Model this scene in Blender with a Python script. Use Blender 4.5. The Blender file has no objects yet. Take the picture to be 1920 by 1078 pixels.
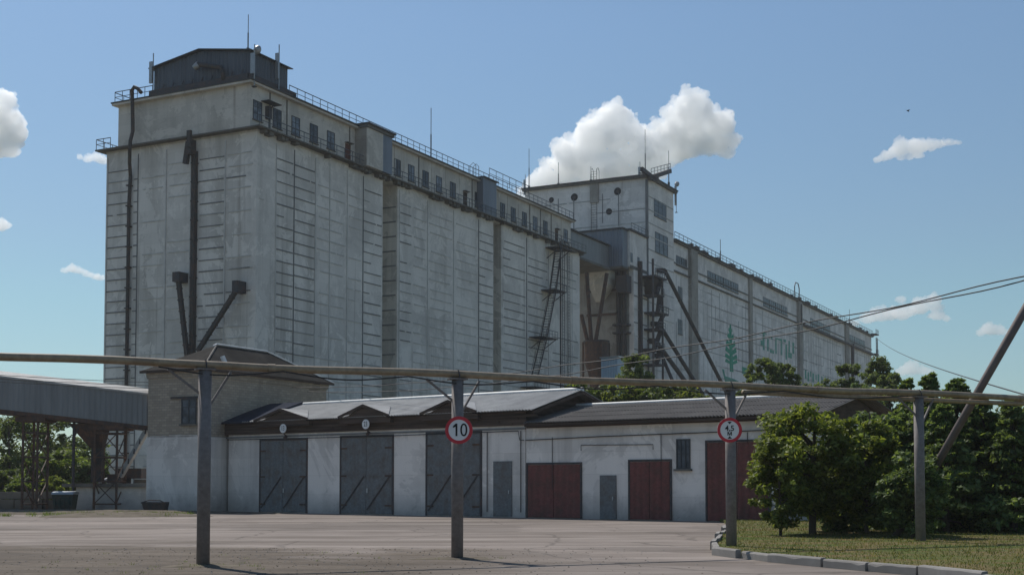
import bpy, math, random
import numpy as np
from mathutils import Vector, Matrix

random.seed(7)
scene = bpy.context.scene
COL = scene.collection
PI = math.pi

# ------------------------------------------------------------------ camera
HAZE = .00016
F = 2430.0; PX0, PY0 = 960.0, 785.0; HC = 1.9
PITCH = math.atan(120.0 / F)
cam_d = bpy.data.cameras.new('camera'); cam = bpy.data.objects.new('camera', cam_d); COL.objects.link(cam)
cam.location = (0, 0, HC); cam.rotation_euler = (PI / 2 + PITCH, 0, 0)
cam_d.sensor_width = 36.0; cam_d.lens = 36.0 * F / 1920.0
cam_d.shift_y = (PY0 - 539.0) / 1920.0
cam_d.clip_end = 20000; cam_d.clip_start = 0.1
scene.camera = cam
O = Vector((0, 0, HC))
FW = Vector((0, math.cos(PITCH), math.sin(PITCH))); UP = Vector((0, -math.sin(PITCH), math.cos(PITCH))); RT = Vector((1, 0, 0))

def ray(x, y):
    return RT * ((x - PX0) / F) + UP * ((PY0 - y) / F) + FW

def at(x, y, Y):
    """Point seen at photo pixel (x, y) at ground distance Y."""
    d = ray(x, y); return O + d * (Y / d.y)

def gnd(x, y, z=0.0):
    d = ray(x, y); return O + d * ((z - HC) / d.z)

class Frame:
    """Ground frame of a building: s runs along a facade, t into the building, z up."""
    def __init__(s, org, ang):
        s.o = Vector((org[0], org[1], 0)); s.ang = ang
        s.a = Vector((math.cos(ang), math.sin(ang), 0)); s.b = Vector((-math.sin(ang), math.cos(ang), 0))
    def loc(s, p):
        q = p - s.o; return Vector((q.dot(s.a), q.dot(s.b), p.z))
    def w(s, p):
        return s.o + s.a * p[0] + s.b * p[1] + Vector((0, 0, p[2]))
    def sz(s, x, y, t=0.0):
        d = ray(x, y); k = (t - (O - s.o).dot(s.b)) / d.dot(s.b); q = s.loc(O + d * k); return q.x, q.z
    def tz(s, x, y, s0=0.0):
        d = ray(x, y); k = (s0 - (O - s.o).dot(s.a)) / d.dot(s.a); q = s.loc(O + d * k); return q.y, q.z

# ------------------------------------------------------------------ materials
def nt(name):
    m = bpy.data.materials.new(name); m.use_nodes = True; n = m.node_tree; n.nodes.clear()
    out = n.nodes.new('ShaderNodeOutputMaterial'); return m, n, out

def N(n, typ, **kw):
    nd = n.nodes.new(typ)
    for k, v in kw.items():
        if k in ('i',):
            for kk, vv in v.items(): nd.inputs[kk].default_value = vv
        else: setattr(nd, k, v)
    return nd

def noise(n, vec, scale, detail=5, rough=.6, dist=0.0, stretch=None):
    if stretch:
        mp = N(n, 'ShaderNodeMapping'); mp.inputs['Scale'].default_value = stretch
        n.links.new(vec, mp.inputs['Vector']); vec = mp.outputs[0]
    t = N(n, 'ShaderNodeTexNoise', i={'Scale': scale, 'Detail': detail, 'Roughness': rough, 'Distortion': dist})
    n.links.new(vec, t.inputs['Vector']); return t.outputs['Fac']

def ramp(n, fac, stops, interp='LINEAR'):
    r = N(n, 'ShaderNodeValToRGB'); r.color_ramp.interpolation = interp
    e = r.color_ramp.elements
    while len(e) < len(stops): e.new(0.5)
    for k, (p, c) in enumerate(stops):
        e[k].position = p; e[k].color = (c[0], c[1], c[2], 1) if not isinstance(c, (int, float)) else (c, c, c, 1)
    n.links.new(fac, r.inputs['Fac']); return r.outputs['Color']

def mix(n, fac, a, b, mode='MIX'):
    m = N(n, 'ShaderNodeMix', data_type='RGBA', blend_type=mode)
    for sock, v in ((m.inputs[0], fac), (m.inputs[6], a), (m.inputs[7], b)):
        if isinstance(v, (int, float)): sock.default_value = v
        elif isinstance(v, tuple): sock.default_value = (v[0], v[1], v[2], 1)
        else: n.links.new(v, sock)
    return m.outputs[2]

def finish(n, out, color, rough=.85, bump=None, bstr=.3, bdist=.05, metal=0.0, spec=.3):
    p = N(n, 'ShaderNodeBsdfPrincipled')
    if isinstance(color, tuple): p.inputs['Base Color'].default_value = (*color, 1)
    else: n.links.new(color, p.inputs['Base Color'])
    if isinstance(rough, (int, float)): p.inputs['Roughness'].default_value = rough
    else: n.links.new(rough, p.inputs['Roughness'])
    p.inputs['Metallic'].default_value = metal; p.inputs['Specular IOR Level'].default_value = spec
    if bump is not None:
        b = N(n, 'ShaderNodeBump', i={'Strength': bstr, 'Distance': bdist}); n.links.new(bump, b.inputs['Height'])
        n.links.new(b.outputs[0], p.inputs['Normal'])
    n.links.new(p.outputs[0], out.inputs['Surface'])

def coords(n, kind='Object'):
    return N(n, 'ShaderNodeTexCoord').outputs[kind]

def scol(c, k): return tuple(min(1, v * k) for v in c)

def m_plain(name, c, rough=.8, var=.25, scale=3.0, metal=0.0, spec=.3, stretch=None):
    m, n, out = nt(name); v = coords(n)
    f = noise(n, v, scale, 6, .65, 0, stretch)
    col = ramp(n, f, [(.25, scol(c, 1 - var)), (.75, scol(c, 1 + var))])
    finish(n, out, col, rough, f, .15, .02, metal, spec); return m

def m_wall(name, c, stain=(.30, .25, .2), amount=.5, blotch=.10, streak=.35):
    """weathered whitewash: big blotches, vertical run streaks, patches of another coat"""
    m, n, out = nt(name); v = coords(n)
    f1 = noise(n, v, blotch, 6, .6)
    f2 = noise(n, v, streak, 6, .65, .3, (1, 1, .06))
    f3 = noise(n, v, .9, 7, .7)
    col = ramp(n, f1, [(.3, scol(c, .80)), (.52, c), (.75, scol(c, 1.14))])
    col = mix(n, ramp(n, f2, [(.5, 0.0), (.8, amount)]), col, scol(stain, 1.0))
    col = mix(n, ramp(n, f3, [(.58, 0.0), (.75, amount * .6)]), col, scol(stain, .8))
    f4 = noise(n, v, .22, 5, .75, .6); f5 = noise(n, v, .75, 5, .6, .2, (1, 1, .035)); f6 = noise(n, v, 2.4, 6, .8)
    col = mix(n, ramp(n, f4, [(.515, 0.0), (.535, .55)]), col, scol(c, 1.22))
    col = mix(n, ramp(n, f4, [(.40, .4), (.415, 0.0)]), col, scol(c, .74))
    col = mix(n, ramp(n, f5, [(.63, 0.0), (.74, amount * .8)]), col, (.17, .12, .085))
    col = mix(n, ramp(n, f6, [(.66, 0.0), (.70, amount * .9)]), col, scol(stain, .8))
    # courses of panels poured at different times
    br = N(n, 'ShaderNodeTexBrick', i={'Scale': 1.0, 'Mortar Size': 0.012, 'Brick Width': 3.1, 'Row Height': 1.18, 'Bias': 0})
    br.inputs['Color1'].default_value = (.88, .88, .88, 1); br.inputs['Color2'].default_value = (1.0, 1.0, 1.0, 1); br.inputs['Mortar'].default_value = (.78, .77, .76, 1)
    sx = N(n, 'ShaderNodeSeparateXYZ'); n.links.new(v, sx.inputs[0])
    ad = N(n, 'ShaderNodeMath', operation='ADD'); n.links.new(sx.outputs[0], ad.inputs[0]); n.links.new(sx.outputs[1], ad.inputs[1])
    cb = N(n, 'ShaderNodeCombineXYZ'); n.links.new(ad.outputs[0], cb.inputs[0]); n.links.new(sx.outputs[2], cb.inputs[1])
    n.links.new(cb.outputs[0], br.inputs['Vector'])
    col = mix(n, .75, col, br.outputs['Color'], 'MULTIPLY')
    zf = N(n, 'ShaderNodeMapRange', i={'From Min': 1.5, 'From Max': .05}); zn = N(n, 'ShaderNodeMath', operation='MULTIPLY_ADD'); n.links.new(f3, zn.inputs[0]); zn.inputs[1].default_value = -1.6
    n.links.new(sx.outputs[2], zn.inputs[2]); za = N(n, 'ShaderNodeMath', operation='ADD'); n.links.new(zn.outputs[0], za.inputs[0]); za.inputs[1].default_value = .8; n.links.new(za.outputs[0], zf.inputs['Value'])
    zm = N(n, 'ShaderNodeMath', operation='MULTIPLY'); n.links.new(zf.outputs[0], zm.inputs[0]); zm.inputs[1].default_value = .6
    col = mix(n, zm.outputs[0], col, scol(stain, .75))
    finish(n, out, col, .9, f3, .25, .04, 0, .2); return m

def m_brick(name):
    m, n, out = nt(name); v = coords(n)
    sx = N(n, 'ShaderNodeSeparateXYZ'); n.links.new(v, sx.inputs[0])
    ad = N(n, 'ShaderNodeMath', operation='ADD'); n.links.new(sx.outputs[0], ad.inputs[0]); n.links.new(sx.outputs[1], ad.inputs[1])
    cb = N(n, 'ShaderNodeCombineXYZ'); n.links.new(ad.outputs[0], cb.inputs[0]); n.links.new(sx.outputs[2], cb.inputs[1])
    br = N(n, 'ShaderNodeTexBrick', i={'Scale': 1.0, 'Mortar Size': .014, 'Brick Width': .42, 'Row Height': .17, 'Bias': -.2})
    br.inputs['Color1'].default_value = (.34, .285, .225, 1); br.inputs['Color2'].default_value = (.46, .385, .30, 1); br.inputs['Mortar'].default_value = (.24, .22, .2, 1)
    n.links.new(cb.outputs[0], br.inputs['Vector'])
    f = noise(n, v, .7, 6, .7)
    col = mix(n, ramp(n, f, [(.5, 0.0), (.72, .5)]), br.outputs['Color'], (.18, .16, .14))
    f2 = noise(n, v, 6, 4, .7)
    col = mix(n, ramp(n, f2, [(.62, 0.0), (.7, .6)]), col, (.42, .38, .33))
    finish(n, out, col, .92, br.outputs['Fac'], .3, -.02, 0, .2); return m

def m_corr(name, c, pitch_vec=None, metal=.4, rough=.5, var=.2):
    m, n, out = nt(name); v = coords(n)
    f = noise(n, v, 1.2, 6, .65, 0, (1, 1, .15)); f2 = noise(n, v, .45, 3, .5, 0, (1, 1, .02))
    col = ramp(n, f, [(.3, scol(c, 1 - var)), (.7, scol(c, 1 + var))])
    col = mix(n, ramp(n, f2, [(.45, 0.0), (.6, .35)]), col, scol(c, 1.35))
    finish(n, out, col, rough, None, 0, 0, metal, .4); return m

def m_roof(name, c, rough=.75, var=.3, spec=.3):
    m, n, out = nt(name); v = coords(n)
    f = noise(n, v, .8, 7, .7, .4); f2 = noise(n, v, .35, 4, .6, 0, (1, .15, .15))
    col = ramp(n, f, [(.3, scol(c, 1 - var)), (.7, scol(c, 1 + var))])
    col = mix(n, ramp(n, f2, [(.48, 0.0), (.62, .4)]), col, scol(c, .6))
    finish(n, out, col, rough, f, .2, .02, 0, spec); return m

def m_wood(name, c):
    m, n, out = nt(name); v = coords(n)
    f = noise(n, v, 2.0, 6, .7, .2, (.25, 1, 4.5)); f2 = noise(n, v, 7.5, 2, .4, 0, (.02, .02, 1))
    col = ramp(n, f, [(.3, scol(c, .55)), (.7, scol(c, 1.5))])
    col = mix(n, ramp(n, f2, [(.42, .6), (.5, 0.0)]), col, scol(c, .4))
    finish(n, out, col, .9, f, .4, .03, 0, .2); return m

def m_rust(name, c, rust=(.16, .075, .04), amt=.5, rough=.7, scale=2.0):
    m, n, out = nt(name); v = coords(n)
    f = noise(n, v, scale, 7, .7); f2 = noise(n, v, scale * 5, 4, .6)
    col = ramp(n, f2, [(.3, scol(c, .8)), (.7, scol(c, 1.2))])
    col = mix(n, ramp(n, f, [(.45, 0.0), (.65, amt)]), col, rust)
    finish(n, out, col, rough, f2, .2, .01, .0, .4); return m

def m_leaf(name, c1, c2, trans=.45):
    m, n, out = nt(name)
    g = N(n, 'ShaderNodeNewGeometry')
    col = ramp(n, g.outputs['Random Per Island'], [(0.0, c1), (.6, tuple((a + b) / 2 for a, b in zip(c1, c2))), (1.0, c2)])
    f = noise(n, coords(n), .5, 3, .6)
    col = mix(n, 1.0, col, ramp(n, f, [(.3, .7), (.7, 1.25)]), 'MULTIPLY')
    d = N(n, 'ShaderNodeBsdfPrincipled'); d.inputs['Roughness'].default_value = .55; d.inputs['Specular IOR Level'].default_value = .35
    t = N(n, 'ShaderNodeBsdfTranslucent'); n.links.new(col, d.inputs['Base Color'])
    tc = mix(n, 1.0, col, (1.15, 1.1, .5), 'MULTIPLY'); n.links.new(tc, t.inputs['Color'])
    mx = N(n, 'ShaderNodeMixShader'); mx.inputs[0].default_value = trans
    n.links.new(d.outputs[0], mx.inputs[1]); n.links.new(t.outputs[0], mx.inputs[2]); n.links.new(mx.outputs[0], out.inputs['Surface'])
    return m

def m_glass(name, c=(.03, .04, .05)):
    m, n, out = nt(name); f = noise(n, coords(n), 1.7, 3, .6)
    finish(n, out, ramp(n, f, [(.35, scol(c, .6)), (.65, scol(c, 1.8))]), .3, None, 0, 0, 0, .25); return m

def m_ground():
    m, n, out = nt('worn_asphalt'); v = coords(n)
    sx = N(n, 'ShaderNodeSeparateXYZ'); n.links.new(v, sx.inputs[0])
    big = noise(n, v, .09, 6, .65, .6); mid = noise(n, v, .35, 7, .7, .5, (.35, 1, 1)); fine = noise(n, v, 3.5, 8, .75)
    grit = noise(n, v, 22, 4, .7); streak = noise(n, v, .5, 6, .7, .8, (.12, 1, 1))
    col = ramp(n, mid, [(.28, (.165, .138, .12)), (.5, (.235, .20, .178)), (.72, (.30, .262, .235))])
    col = mix(n, ramp(n, streak, [(.47, 0.0), (.60, .7)]), col, (.12, .098, .08))
    # loose dirt swept over the asphalt where nobody drives (near the poles, towards the camera's left)
    def mth(op, a, b=None):
        k = N(n, 'ShaderNodeMath', operation=op)
        for s_, q in ((k.inputs[0], a), (k.inputs[1], b)):
            if q is None: continue
            if isinstance(q, (int, float)): s_.default_value = q
            else: n.links.new(q, s_)
        return k.outputs[0]
    edge = mth('ADD', mth('MULTIPLY', mth('ADD', sx.outputs[1], mth('MULTIPLY', sx.outputs[0], .22)), -1.0), 35.5)
    wob = mth('ADD', mth('MULTIPLY', mth('SUBTRACT', mid, .5), 22.0), mth('MULTIPLY', mth('SUBTRACT', big, .5), 30.0))
    mask = mth('ADD', edge, wob)
    side = mth('ADD', mth('MULTIPLY', sx.outputs[0], -1.0), mth('ADD', -.6, mth('MULTIPLY', mth('SUBTRACT', big, .5), 6.0)))
    mr = N(n, 'ShaderNodeMapRange', i={'From Min': -2.0, 'From Max': 2.0}); n.links.new(mth('MINIMUM', mask, side), mr.inputs['Value'])
    dirt = ramp(n, fine, [(.28, (.07, .053, .037)), (.52, (.135, .108, .082)), (.75, (.20, .168, .135))])
    dm = mth('MULTIPLY', mr.outputs[0], .85)
    rut = noise(n, v, .9, 5, .7, 1.2, (.10, 1, 1)); dirt = mix(n, ramp(n, rut, [(.45, .75), (.56, 0.0)]), dirt, (.07, .054, .04))
    col = mix(n, dm, col, dirt)
    rut2 = noise(n, v, 1.3, 6, .7, .6, (.05, 1, 1)); col = mix(n, ramp(n, rut2, [(.60, 0.0), (.68, .55)]), col, (.085, .068, .055))
    # far away the yard is trodden earth and grass
    mr2 = N(n, 'ShaderNodeMapRange', i={'From Min': 82, 'From Max': 90}); n.links.new(mth('ADD', sx.outputs[1], mth('MULTIPLY', mth('SUBTRACT', mid, .5), 12.0)), mr2.inputs['Value'])
    earth = ramp(n, mid, [(.4, (.06, .075, .03)), (.6, (.16, .135, .10))])
    col = mix(n, mr2.outputs[0], col, earth)
    pv_ = N(n, 'ShaderNodeTexVoronoi', feature='F1', i={'Scale': .13}); pa_ = N(n, 'ShaderNodeVectorMath', operation='ADD'); pn_ = N(n, 'ShaderNodeTexNoise', i={'Scale': .35, 'Detail': 6, 'Roughness': .7}); n.links.new(v, pn_.inputs['Vector'])
    ps_ = N(n, 'ShaderNodeVectorMath', operation='SCALE'); ps_.inputs['Scale'].default_value = 3.0; n.links.new(pn_.outputs['Color'], ps_.inputs[0]); n.links.new(v, pa_.inputs[0]); n.links.new(ps_.outputs[0], pa_.inputs[1]); n.links.new(pa_.outputs[0], pv_.inputs['Vector'])
    pc_ = N(n, 'ShaderNodeSeparateColor'); n.links.new(pv_.outputs['Color'], pc_.inputs[0])
    col = mix(n, 1.0, col, ramp(n, pc_.outputs[0], [(.0, .80), (1.0, 1.12)]), 'MULTIPLY')
    oil = noise(n, v, .8, 4, .6, .3); col = mix(n, ramp(n, oil, [(.68, 0.0), (.74, .55)]), col, (.07, .063, .058))
    # cracks
    vo = N(n, 'ShaderNodeTexVoronoi', feature='DISTANCE_TO_EDGE', i={'Scale': .16})
    wv = N(n, 'ShaderNodeVectorMath', operation='ADD'); n.links.new(v, wv.inputs[0])
    nz = N(n, 'ShaderNodeTexNoise', i={'Scale': .6, 'Detail': 5}); n.links.new(v, nz.inputs['Vector'])
    n.links.new(nz.outputs['Color'], wv.inputs[1]); n.links.new(wv.outputs[0], vo.inputs['Vector'])
    col = mix(n, ramp(n, vo.outputs['Distance'], [(.0, .6), (.012, 0.0)]), col, (.06, .052, .045))
    col = mix(n, ramp(n, grit, [(.62, 0.0), (.75, .5)]), col, (.26, .24, .225))
    finish(n, out, col, .93, fine, .6, .03, 0, .2); return m

def m_grassground():
    m, n, out = nt('dry_lawn'); v = coords(n)
    a = noise(n, v, .55, 6, .7, .5, (.5, 1, 1)); b = noise(n, v, 9, 5, .75)
    col = ramp(n, a, [(.3, (.055, .095, .02)), (.46, (.10, .115, .035)), (.58, (.165, .12, .06)), (.70, (.085, .11, .03))])
    col = mix(n, 1.0, col, ramp(n, b, [(.3, .6), (.7, 1.3)]), 'MULTIPLY')
    finish(n, out, col, .95, b, .8, .05, 0, .1); return m

M = {}
M['white'] = m_wall('silo_whitewash', (.70, .65, .60), (.23, .20, .165), .6)
M['white_far'] = m_wall('far_silo_whitewash', (.76, .71, .675), (.30, .27, .235), .45)
M['white_gal'] = m_wall('gallery_render', (.58, .535, .48), (.20, .18, .15), .6, .2)
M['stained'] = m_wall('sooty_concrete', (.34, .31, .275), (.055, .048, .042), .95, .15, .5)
M['notch'] = m_wall('notch_concrete', (.62, .57, .50), (.09, .08, .07), .7, .2, .35)
M['joint'] = m_plain('joint_shadow_ledge', (.185, .185, .185), .9, .3, 1.0)  # dark joint lines; the shading of the ledges is put into this colour
M['joint_mid'] = m_plain('joint_grey_ledge', (.36, .355, .345), .9, .3, .7)
M['joint_soft'] = m_plain('joint_faint_ledge', (.53, .51, .485), .9, .3, .5)
M['slab'] = m_wall('ledge_concrete', (.165, .155, .14), (.07, .06, .05), .8, .3, .8)
M['brick'] = m_brick('grey_brick')
M['plaster'] = m_wall('white_plaster', (.76, .70, .65), (.25, .22, .2), .4, .3, .6)
M['roofing'] = m_roof('bitumen_edge', (.07, .07, .072))
M['cladding'] = m_corr('dark_steel_cladding', (.085, .095, .11))
M['cladding_blue'] = m_corr('blue_grey_cladding', (.16, .18, .215), metal=.2)
M['cladding_light'] = m_corr('grey_gallery_cladding', (.20, .205, .21), metal=.15)
M['slate'] = m_roof('asbestos_slate', (.12, .108, .098))
M['slate_dark'] = m_roof('dark_slate', (.045, .042, .039), 1.0, .3, .03)
M['tin'] = m_roof('silvery_roof_sheet', (.34, .335, .325), .5, .3)
M['tar'] = m_plain('dark_roofing_felt', (.035, .04, .055), 1.0, .25, 1.0, 0, .03)
M['ridge'] = m_plain('pale_ridge_cap', (.62, .62, .61), .5, .15)
M['wood'] = m_wood('old_boards', (.085, .062, .05))
M['steel'] = m_rust('painted_dark_steel', (.05, .05, .055), amt=.35)
M['rusty'] = m_rust('rusty_steel', (.06, .04, .033), amt=.8)
M['pipe_dark'] = m_rust('dark_spout_steel', (.045, .043, .042), amt=.4)
M['rail'] = m_plain('rail_steel', (.10, .11, .125), .6, .2)
M['galv'] = m_plain('galvanised_steel', (.34, .35, .36), .45, .2, 3, .5)
M['pipe'] = m_rust('weathered_pipe_paint', (.29, .225, .15), (.15, .10, .06), .6, .45, 1.5)
M['post'] = m_rust('grey_post_paint', (.185, .165, .16), (.12, .09, .07), .4, .7)
M['glass'] = m_glass('dark_glass', (.055, .066, .08))
M['glass_light'] = m_glass('pale_glass', (.12, .14, .165))
M['frame'] = m_plain('window_frame_paint', (.06, .064, .07), .6, .2)
M['door_red'] = m_rust('red_brown_door', (.12, .04, .03), amt=.3)
M['gate'] = m_rust('grey_gate_steel', (.15, .16, .165), (.11, .08, .06), .6, .7, 1.4)
M['gate_red'] = m_rust('red_gate_steel', (.17, .055, .048), (.085, .045, .035), .8, .75, 1.4)
M['signwhite'] = m_plain('sign_white', (.72, .72, .72), .5, .06)
M['signred'] = m_plain('sign_red', (.50, .035, .05), .5, .1)
M['signblack'] = m_plain('sign_black', (.012, .012, .014), .5, .1)
M['green'] = m_plain('emblem_green', (.05, .31, .20), .8, .3, .6)
M['greenfade'] = m_plain('faded_green_lettering', (.11, .33, .25), .8, .3, .5)
M['concrete'] = m_wall('rough_concrete', (.21, .19, .165), (.07, .06, .05), .8, .5, .8)
M['kerb'] = m_wall('kerb_concrete', (.36, .35, .34), (.2, .18, .16), .6, .6, 1.0)
M['bin'] = m_rust('dark_green_bin', (.022, .04, .034), amt=.3)
M['pale'] = m_plain('pale_blue_sheet', (.33, .43, .52), .6, .08)
M['cable'] = m_plain('black_cable', (.035, .035, .037), .6, .2)
M['bark'] = m_plain('bark', (.075, .06, .048), .95, .4, 4, stretch=(1, 1, .2))
M['poleconc'] = m_plain('stay_pole_concrete', (.13, .105, .098), .7, .25, 3)
M['ground'] = m_ground()
M['lawn'] = m_grassground()
M['leaf_mid'] = m_leaf('leaf_mid', (.07, .11, .026), (.19, .25, .065), .55)
M['leaf_bright'] = m_leaf('leaf_bright', (.085, .13, .025), (.26, .30, .075), .55)
M['leaf_dark'] = m_leaf('leaf_dark', (.085, .13, .055), (.23, .31, .11), .55)
M['leaf_far'] = m_leaf('leaf_far', (.08, .115, .04), (.19, .25, .08), .6)
M['blade'] = m_leaf('grass_blade', (.06, .10, .02), (.20, .17, .065), .45)
M['bird'] = m_plain('bird_feathers', (.04, .04, .045), .8, .2)

# ------------------------------------------------------------------ mesh builder
class MB:
    def __init__(s, mats=None): s.v = []; s.f = []; s.mi = []; s.mats = list(mats or [])
    def m(s, mat):
        if mat not in s.mats: s.mats.append(mat)
        return s.mats.index(mat)
    def add(s, verts, faces, mat):
        k = len(s.v); s.v += [tuple(q) for q in verts]; i = s.m(mat)
        for f in faces: s.f.append(tuple(k + j for j in f)); s.mi.append(i)
    def box(s, x0, x1, y0, y1, z0, z1, mat):
        x0, x1 = sorted((x0, x1)); y0, y1 = sorted((y0, y1)); z0, z1 = sorted((z0, z1))
        s.add([(x0, y0, z0), (x1, y0, z0), (x1, y1, z0), (x0, y1, z0), (x0, y0, z1), (x1, y0, z1), (x1, y1, z1), (x0, y1, z1)],
              [(0, 3, 2, 1), (4, 5, 6, 7), (0, 1, 5, 4), (1, 2, 6, 5), (2, 3, 7, 6), (3, 0, 4, 7)], mat)
    def tube(s, pts, r, mat, n=8, caps=True, r2=None):
        pts = [Vector(p) for p in pts]; K = len(pts); V = []; prev = None
        for i, p in enumerate(pts):
            d = (pts[min(i + 1, K - 1)] - pts[max(i - 1, 0)]).normalized()
            if prev is None:
                u = d.orthogonal().normalized()
            else:
                u = (prev - d * prev.dot(d)).normalized()
            prev = u; w = d.cross(u)
            rr = (r[i] if isinstance(r, (list, tuple)) else (r if r2 is None else r + (r2 - r) * i / (K - 1)))
            for j in range(n):
                a = 2 * PI * j / n; V.append(p + (u * math.cos(a) + w * math.sin(a)) * rr)
        Fs = [(i * n + j, i * n + (j + 1) % n, (i + 1) * n + (j + 1) % n, (i + 1) * n + j) for i in range(K - 1) for j in range(n)]
        if caps: Fs += [tuple(reversed(range(n))), tuple((K - 1) * n + j for j in range(n))]
        s.add(V, Fs, mat)
    def beam(s, p, q, w, h, mat, up=(0, 0, 1)):
        p, q = Vector(p), Vector(q); d = (q - p).normalized(); up = Vector(up)
        if abs(d.dot(up)) > .97: up = Vector((1, 0, 0))
        r = d.cross(up).normalized() * (w / 2); u = r.cross(d).normalized() * (h / 2)
        V = [p - r - u, p + r - u, p + r + u, p - r + u, q - r - u, q + r - u, q + r + u, q - r + u]
        s.add(V, [(0, 1, 2, 3), (7, 6, 5, 4), (4, 5, 1, 0), (5, 6, 2, 1), (6, 7, 3, 2), (7, 4, 0, 3)], mat)
    def prism(s, poly, d, mat):
        """closed polygon of 3-D points extruded by vector d"""
        poly = [Vector(p) for p in poly]; n = len(poly); d = Vector(d)
        V = poly + [p + d for p in poly]
        s.add(V, [tuple(reversed(range(n))), tuple(range(n, 2 * n))] + [(i, (i + 1) % n, n + (i + 1) % n, n + i) for i in range(n)], mat)
    def corr(s, p, along, length, rise, pitch, amp, nrm, mat, r0=None, r1=None):
        """corrugated sheet: ribs follow 'rise' (a vector or a function of distance along), stepping along 'along'"""
        p, along, nrm = Vector(p), Vector(along).normalized(), Vector(nrm).normalized()
        k = max(2, int(length / pitch * 4)); V = []
        for i in range(k + 1):
            d = length * i / k; off = amp * (1 if (i % 4) in (1, 2) else 0)
            a, b = (rise(d) if callable(rise) else (Vector((0, 0, 0)), Vector(rise)))
            base = p + along * d + nrm * off; V += [base + a, base + b]
        s.add(V, [(2 * i, 2 * i + 2, 2 * i + 3, 2 * i + 1) for i in range(k)], mat)
    def build(s, name, parent=None, smooth=False, solid=0):
        me = bpy.data.meshes.new(name); me.from_pydata(s.v, [], s.f)
        for mt in s.mats: me.materials.append(mt)
        me.polygons.foreach_set('material_index', s.mi)
        if smooth: me.polygons.foreach_set('use_smooth', [True] * len(s.f))
        me.update(); me.validate()
        o = bpy.data.objects.new(name, me); COL.objects.link(o)
        if parent: o.parent = parent
        if solid:
            md = o.modifiers.new('thickness', 'SOLIDIFY'); md.thickness = solid; md.offset = 0
        return o

def tag(o, label=None, cat=None, group=None, kind=None):
    if label: o['label'] = label
    if cat: o['category'] = cat
    if group: o['group'] = group
    if kind: o['kind'] = kind
    return o

def thing(name, label, cat, loc=(0, 0, 0), rz=0, group=None):
    o = bpy.data.objects.new(name, None); COL.objects.link(o); o.empty_display_size = .5
    o.location = loc; o.rotation_euler = (0, 0, rz); return tag(o, label, cat, group)

def copy_tree(o, parent=None):
    c = o.copy(); COL.objects.link(c)
    if parent: c.parent = parent
    for ch in [k for k in bpy.data.objects if k.parent is o]: copy_tree(ch, c)
    return c

def text(body, size, parent, loc, rot, mat, extrude=.01, name='lettering', sx=1.0, offset=0.0):
    cu = bpy.data.curves.new(name, 'FONT'); cu.body = body; cu.size = size; cu.extrude = extrude; cu.align_x = 'CENTER'; cu.align_y = 'CENTER'
    cu.materials.append(mat); cu.offset = offset
    to = bpy.data.objects.new(name, cu); COL.objects.link(to); dg = bpy.context.evaluated_depsgraph_get()
    me = bpy.data.meshes.new_from_object(to.evaluated_get(dg)); bpy.data.objects.remove(to); bpy.data.curves.remove(cu)
    o = bpy.data.objects.new(name, me); COL.objects.link(o)
    if parent: o.parent = parent
    o.location = loc; o.rotation_euler = rot; o.scale = (sx, 1, 1); return o

# ------------------------------------------------------------------ sky and sun
SUN_EL, SUN_AZ = math.radians(53), math.radians(36)       # azimuth to the left of straight ahead
S = Vector((-math.sin(SUN_AZ) * math.cos(SUN_EL), math.cos(SUN_AZ) * math.cos(SUN_EL), math.sin(SUN_EL)))
w = bpy.data.worlds.new("World"); scene.world = w; w.use_nodes = True
wn = w.node_tree; bg = wn.nodes['Background']
sky = wn.nodes.new('ShaderNodeTexSky'); sky.sky_type = 'NISHITA'; sky.sun_disc = False
sky.sun_elevation = SUN_EL; sky.sun_rotation = -SUN_AZ
sky.air_density = 1.0; sky.dust_density = .25; sky.ozone_density = 2.2; sky.altitude = 100
# thick summer air dims the sky towards the horizon
wt = wn.nodes.new('ShaderNodeTexCoord'); wsx = wn.nodes.new('ShaderNodeSeparateXYZ'); wmr = wn.nodes.new('ShaderNodeValToRGB'); wmx = wn.nodes.new('ShaderNodeMix'); wmx.data_type = 'RGBA'; wmx.blend_type = 'MULTIPLY'; wmx.inputs[0].default_value = 1
wn.links.new(wt.outputs['Generated'], wsx.inputs[0]); wn.links.new(wsx.outputs[2], wmr.inputs['Fac'])
we = wmr.color_ramp.elements
we[0].position = 0; we[0].color = (.53, .66, .74, 1); we[1].position = .34; we[1].color = (.98, 1.03, 1, 1)
for p_, c_ in ((.135, (.74, .85, .80, 1)), (.19, (.83, .88, .84, 1))): e_ = we.new(p_); e_.color = c_
wn.links.new(sky.outputs[0], wmx.inputs[6]); wn.links.new(wmr.outputs[0], wmx.inputs[7])
wn.links.new(wmx.outputs[2], bg.inputs['Color']); bg.inputs['Strength'].default_value = .10
sl = bpy.data.lights.new('sun', 'SUN'); sl.energy = 4.2; sl.angle = math.radians(.5); sl.color = (1, .95, .87)
so = bpy.data.objects.new('sun', sl); COL.objects.link(so); so.rotation_euler = S.to_track_quat('Z', 'Y').to_euler(); so.location = (-60, 80, 120)
scene.view_settings.view_transform = 'Standard'; scene.view_settings.look = 'None'; scene.view_settings.exposure = 0; scene.view_settings.gamma = 1
cy = scene.cycles
cy.max_bounces = 80; cy.volume_bounces = 64; cy.diffuse_bounces = 4; cy.transmission_bounces = 4; cy.glossy_bounces = 3

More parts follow.
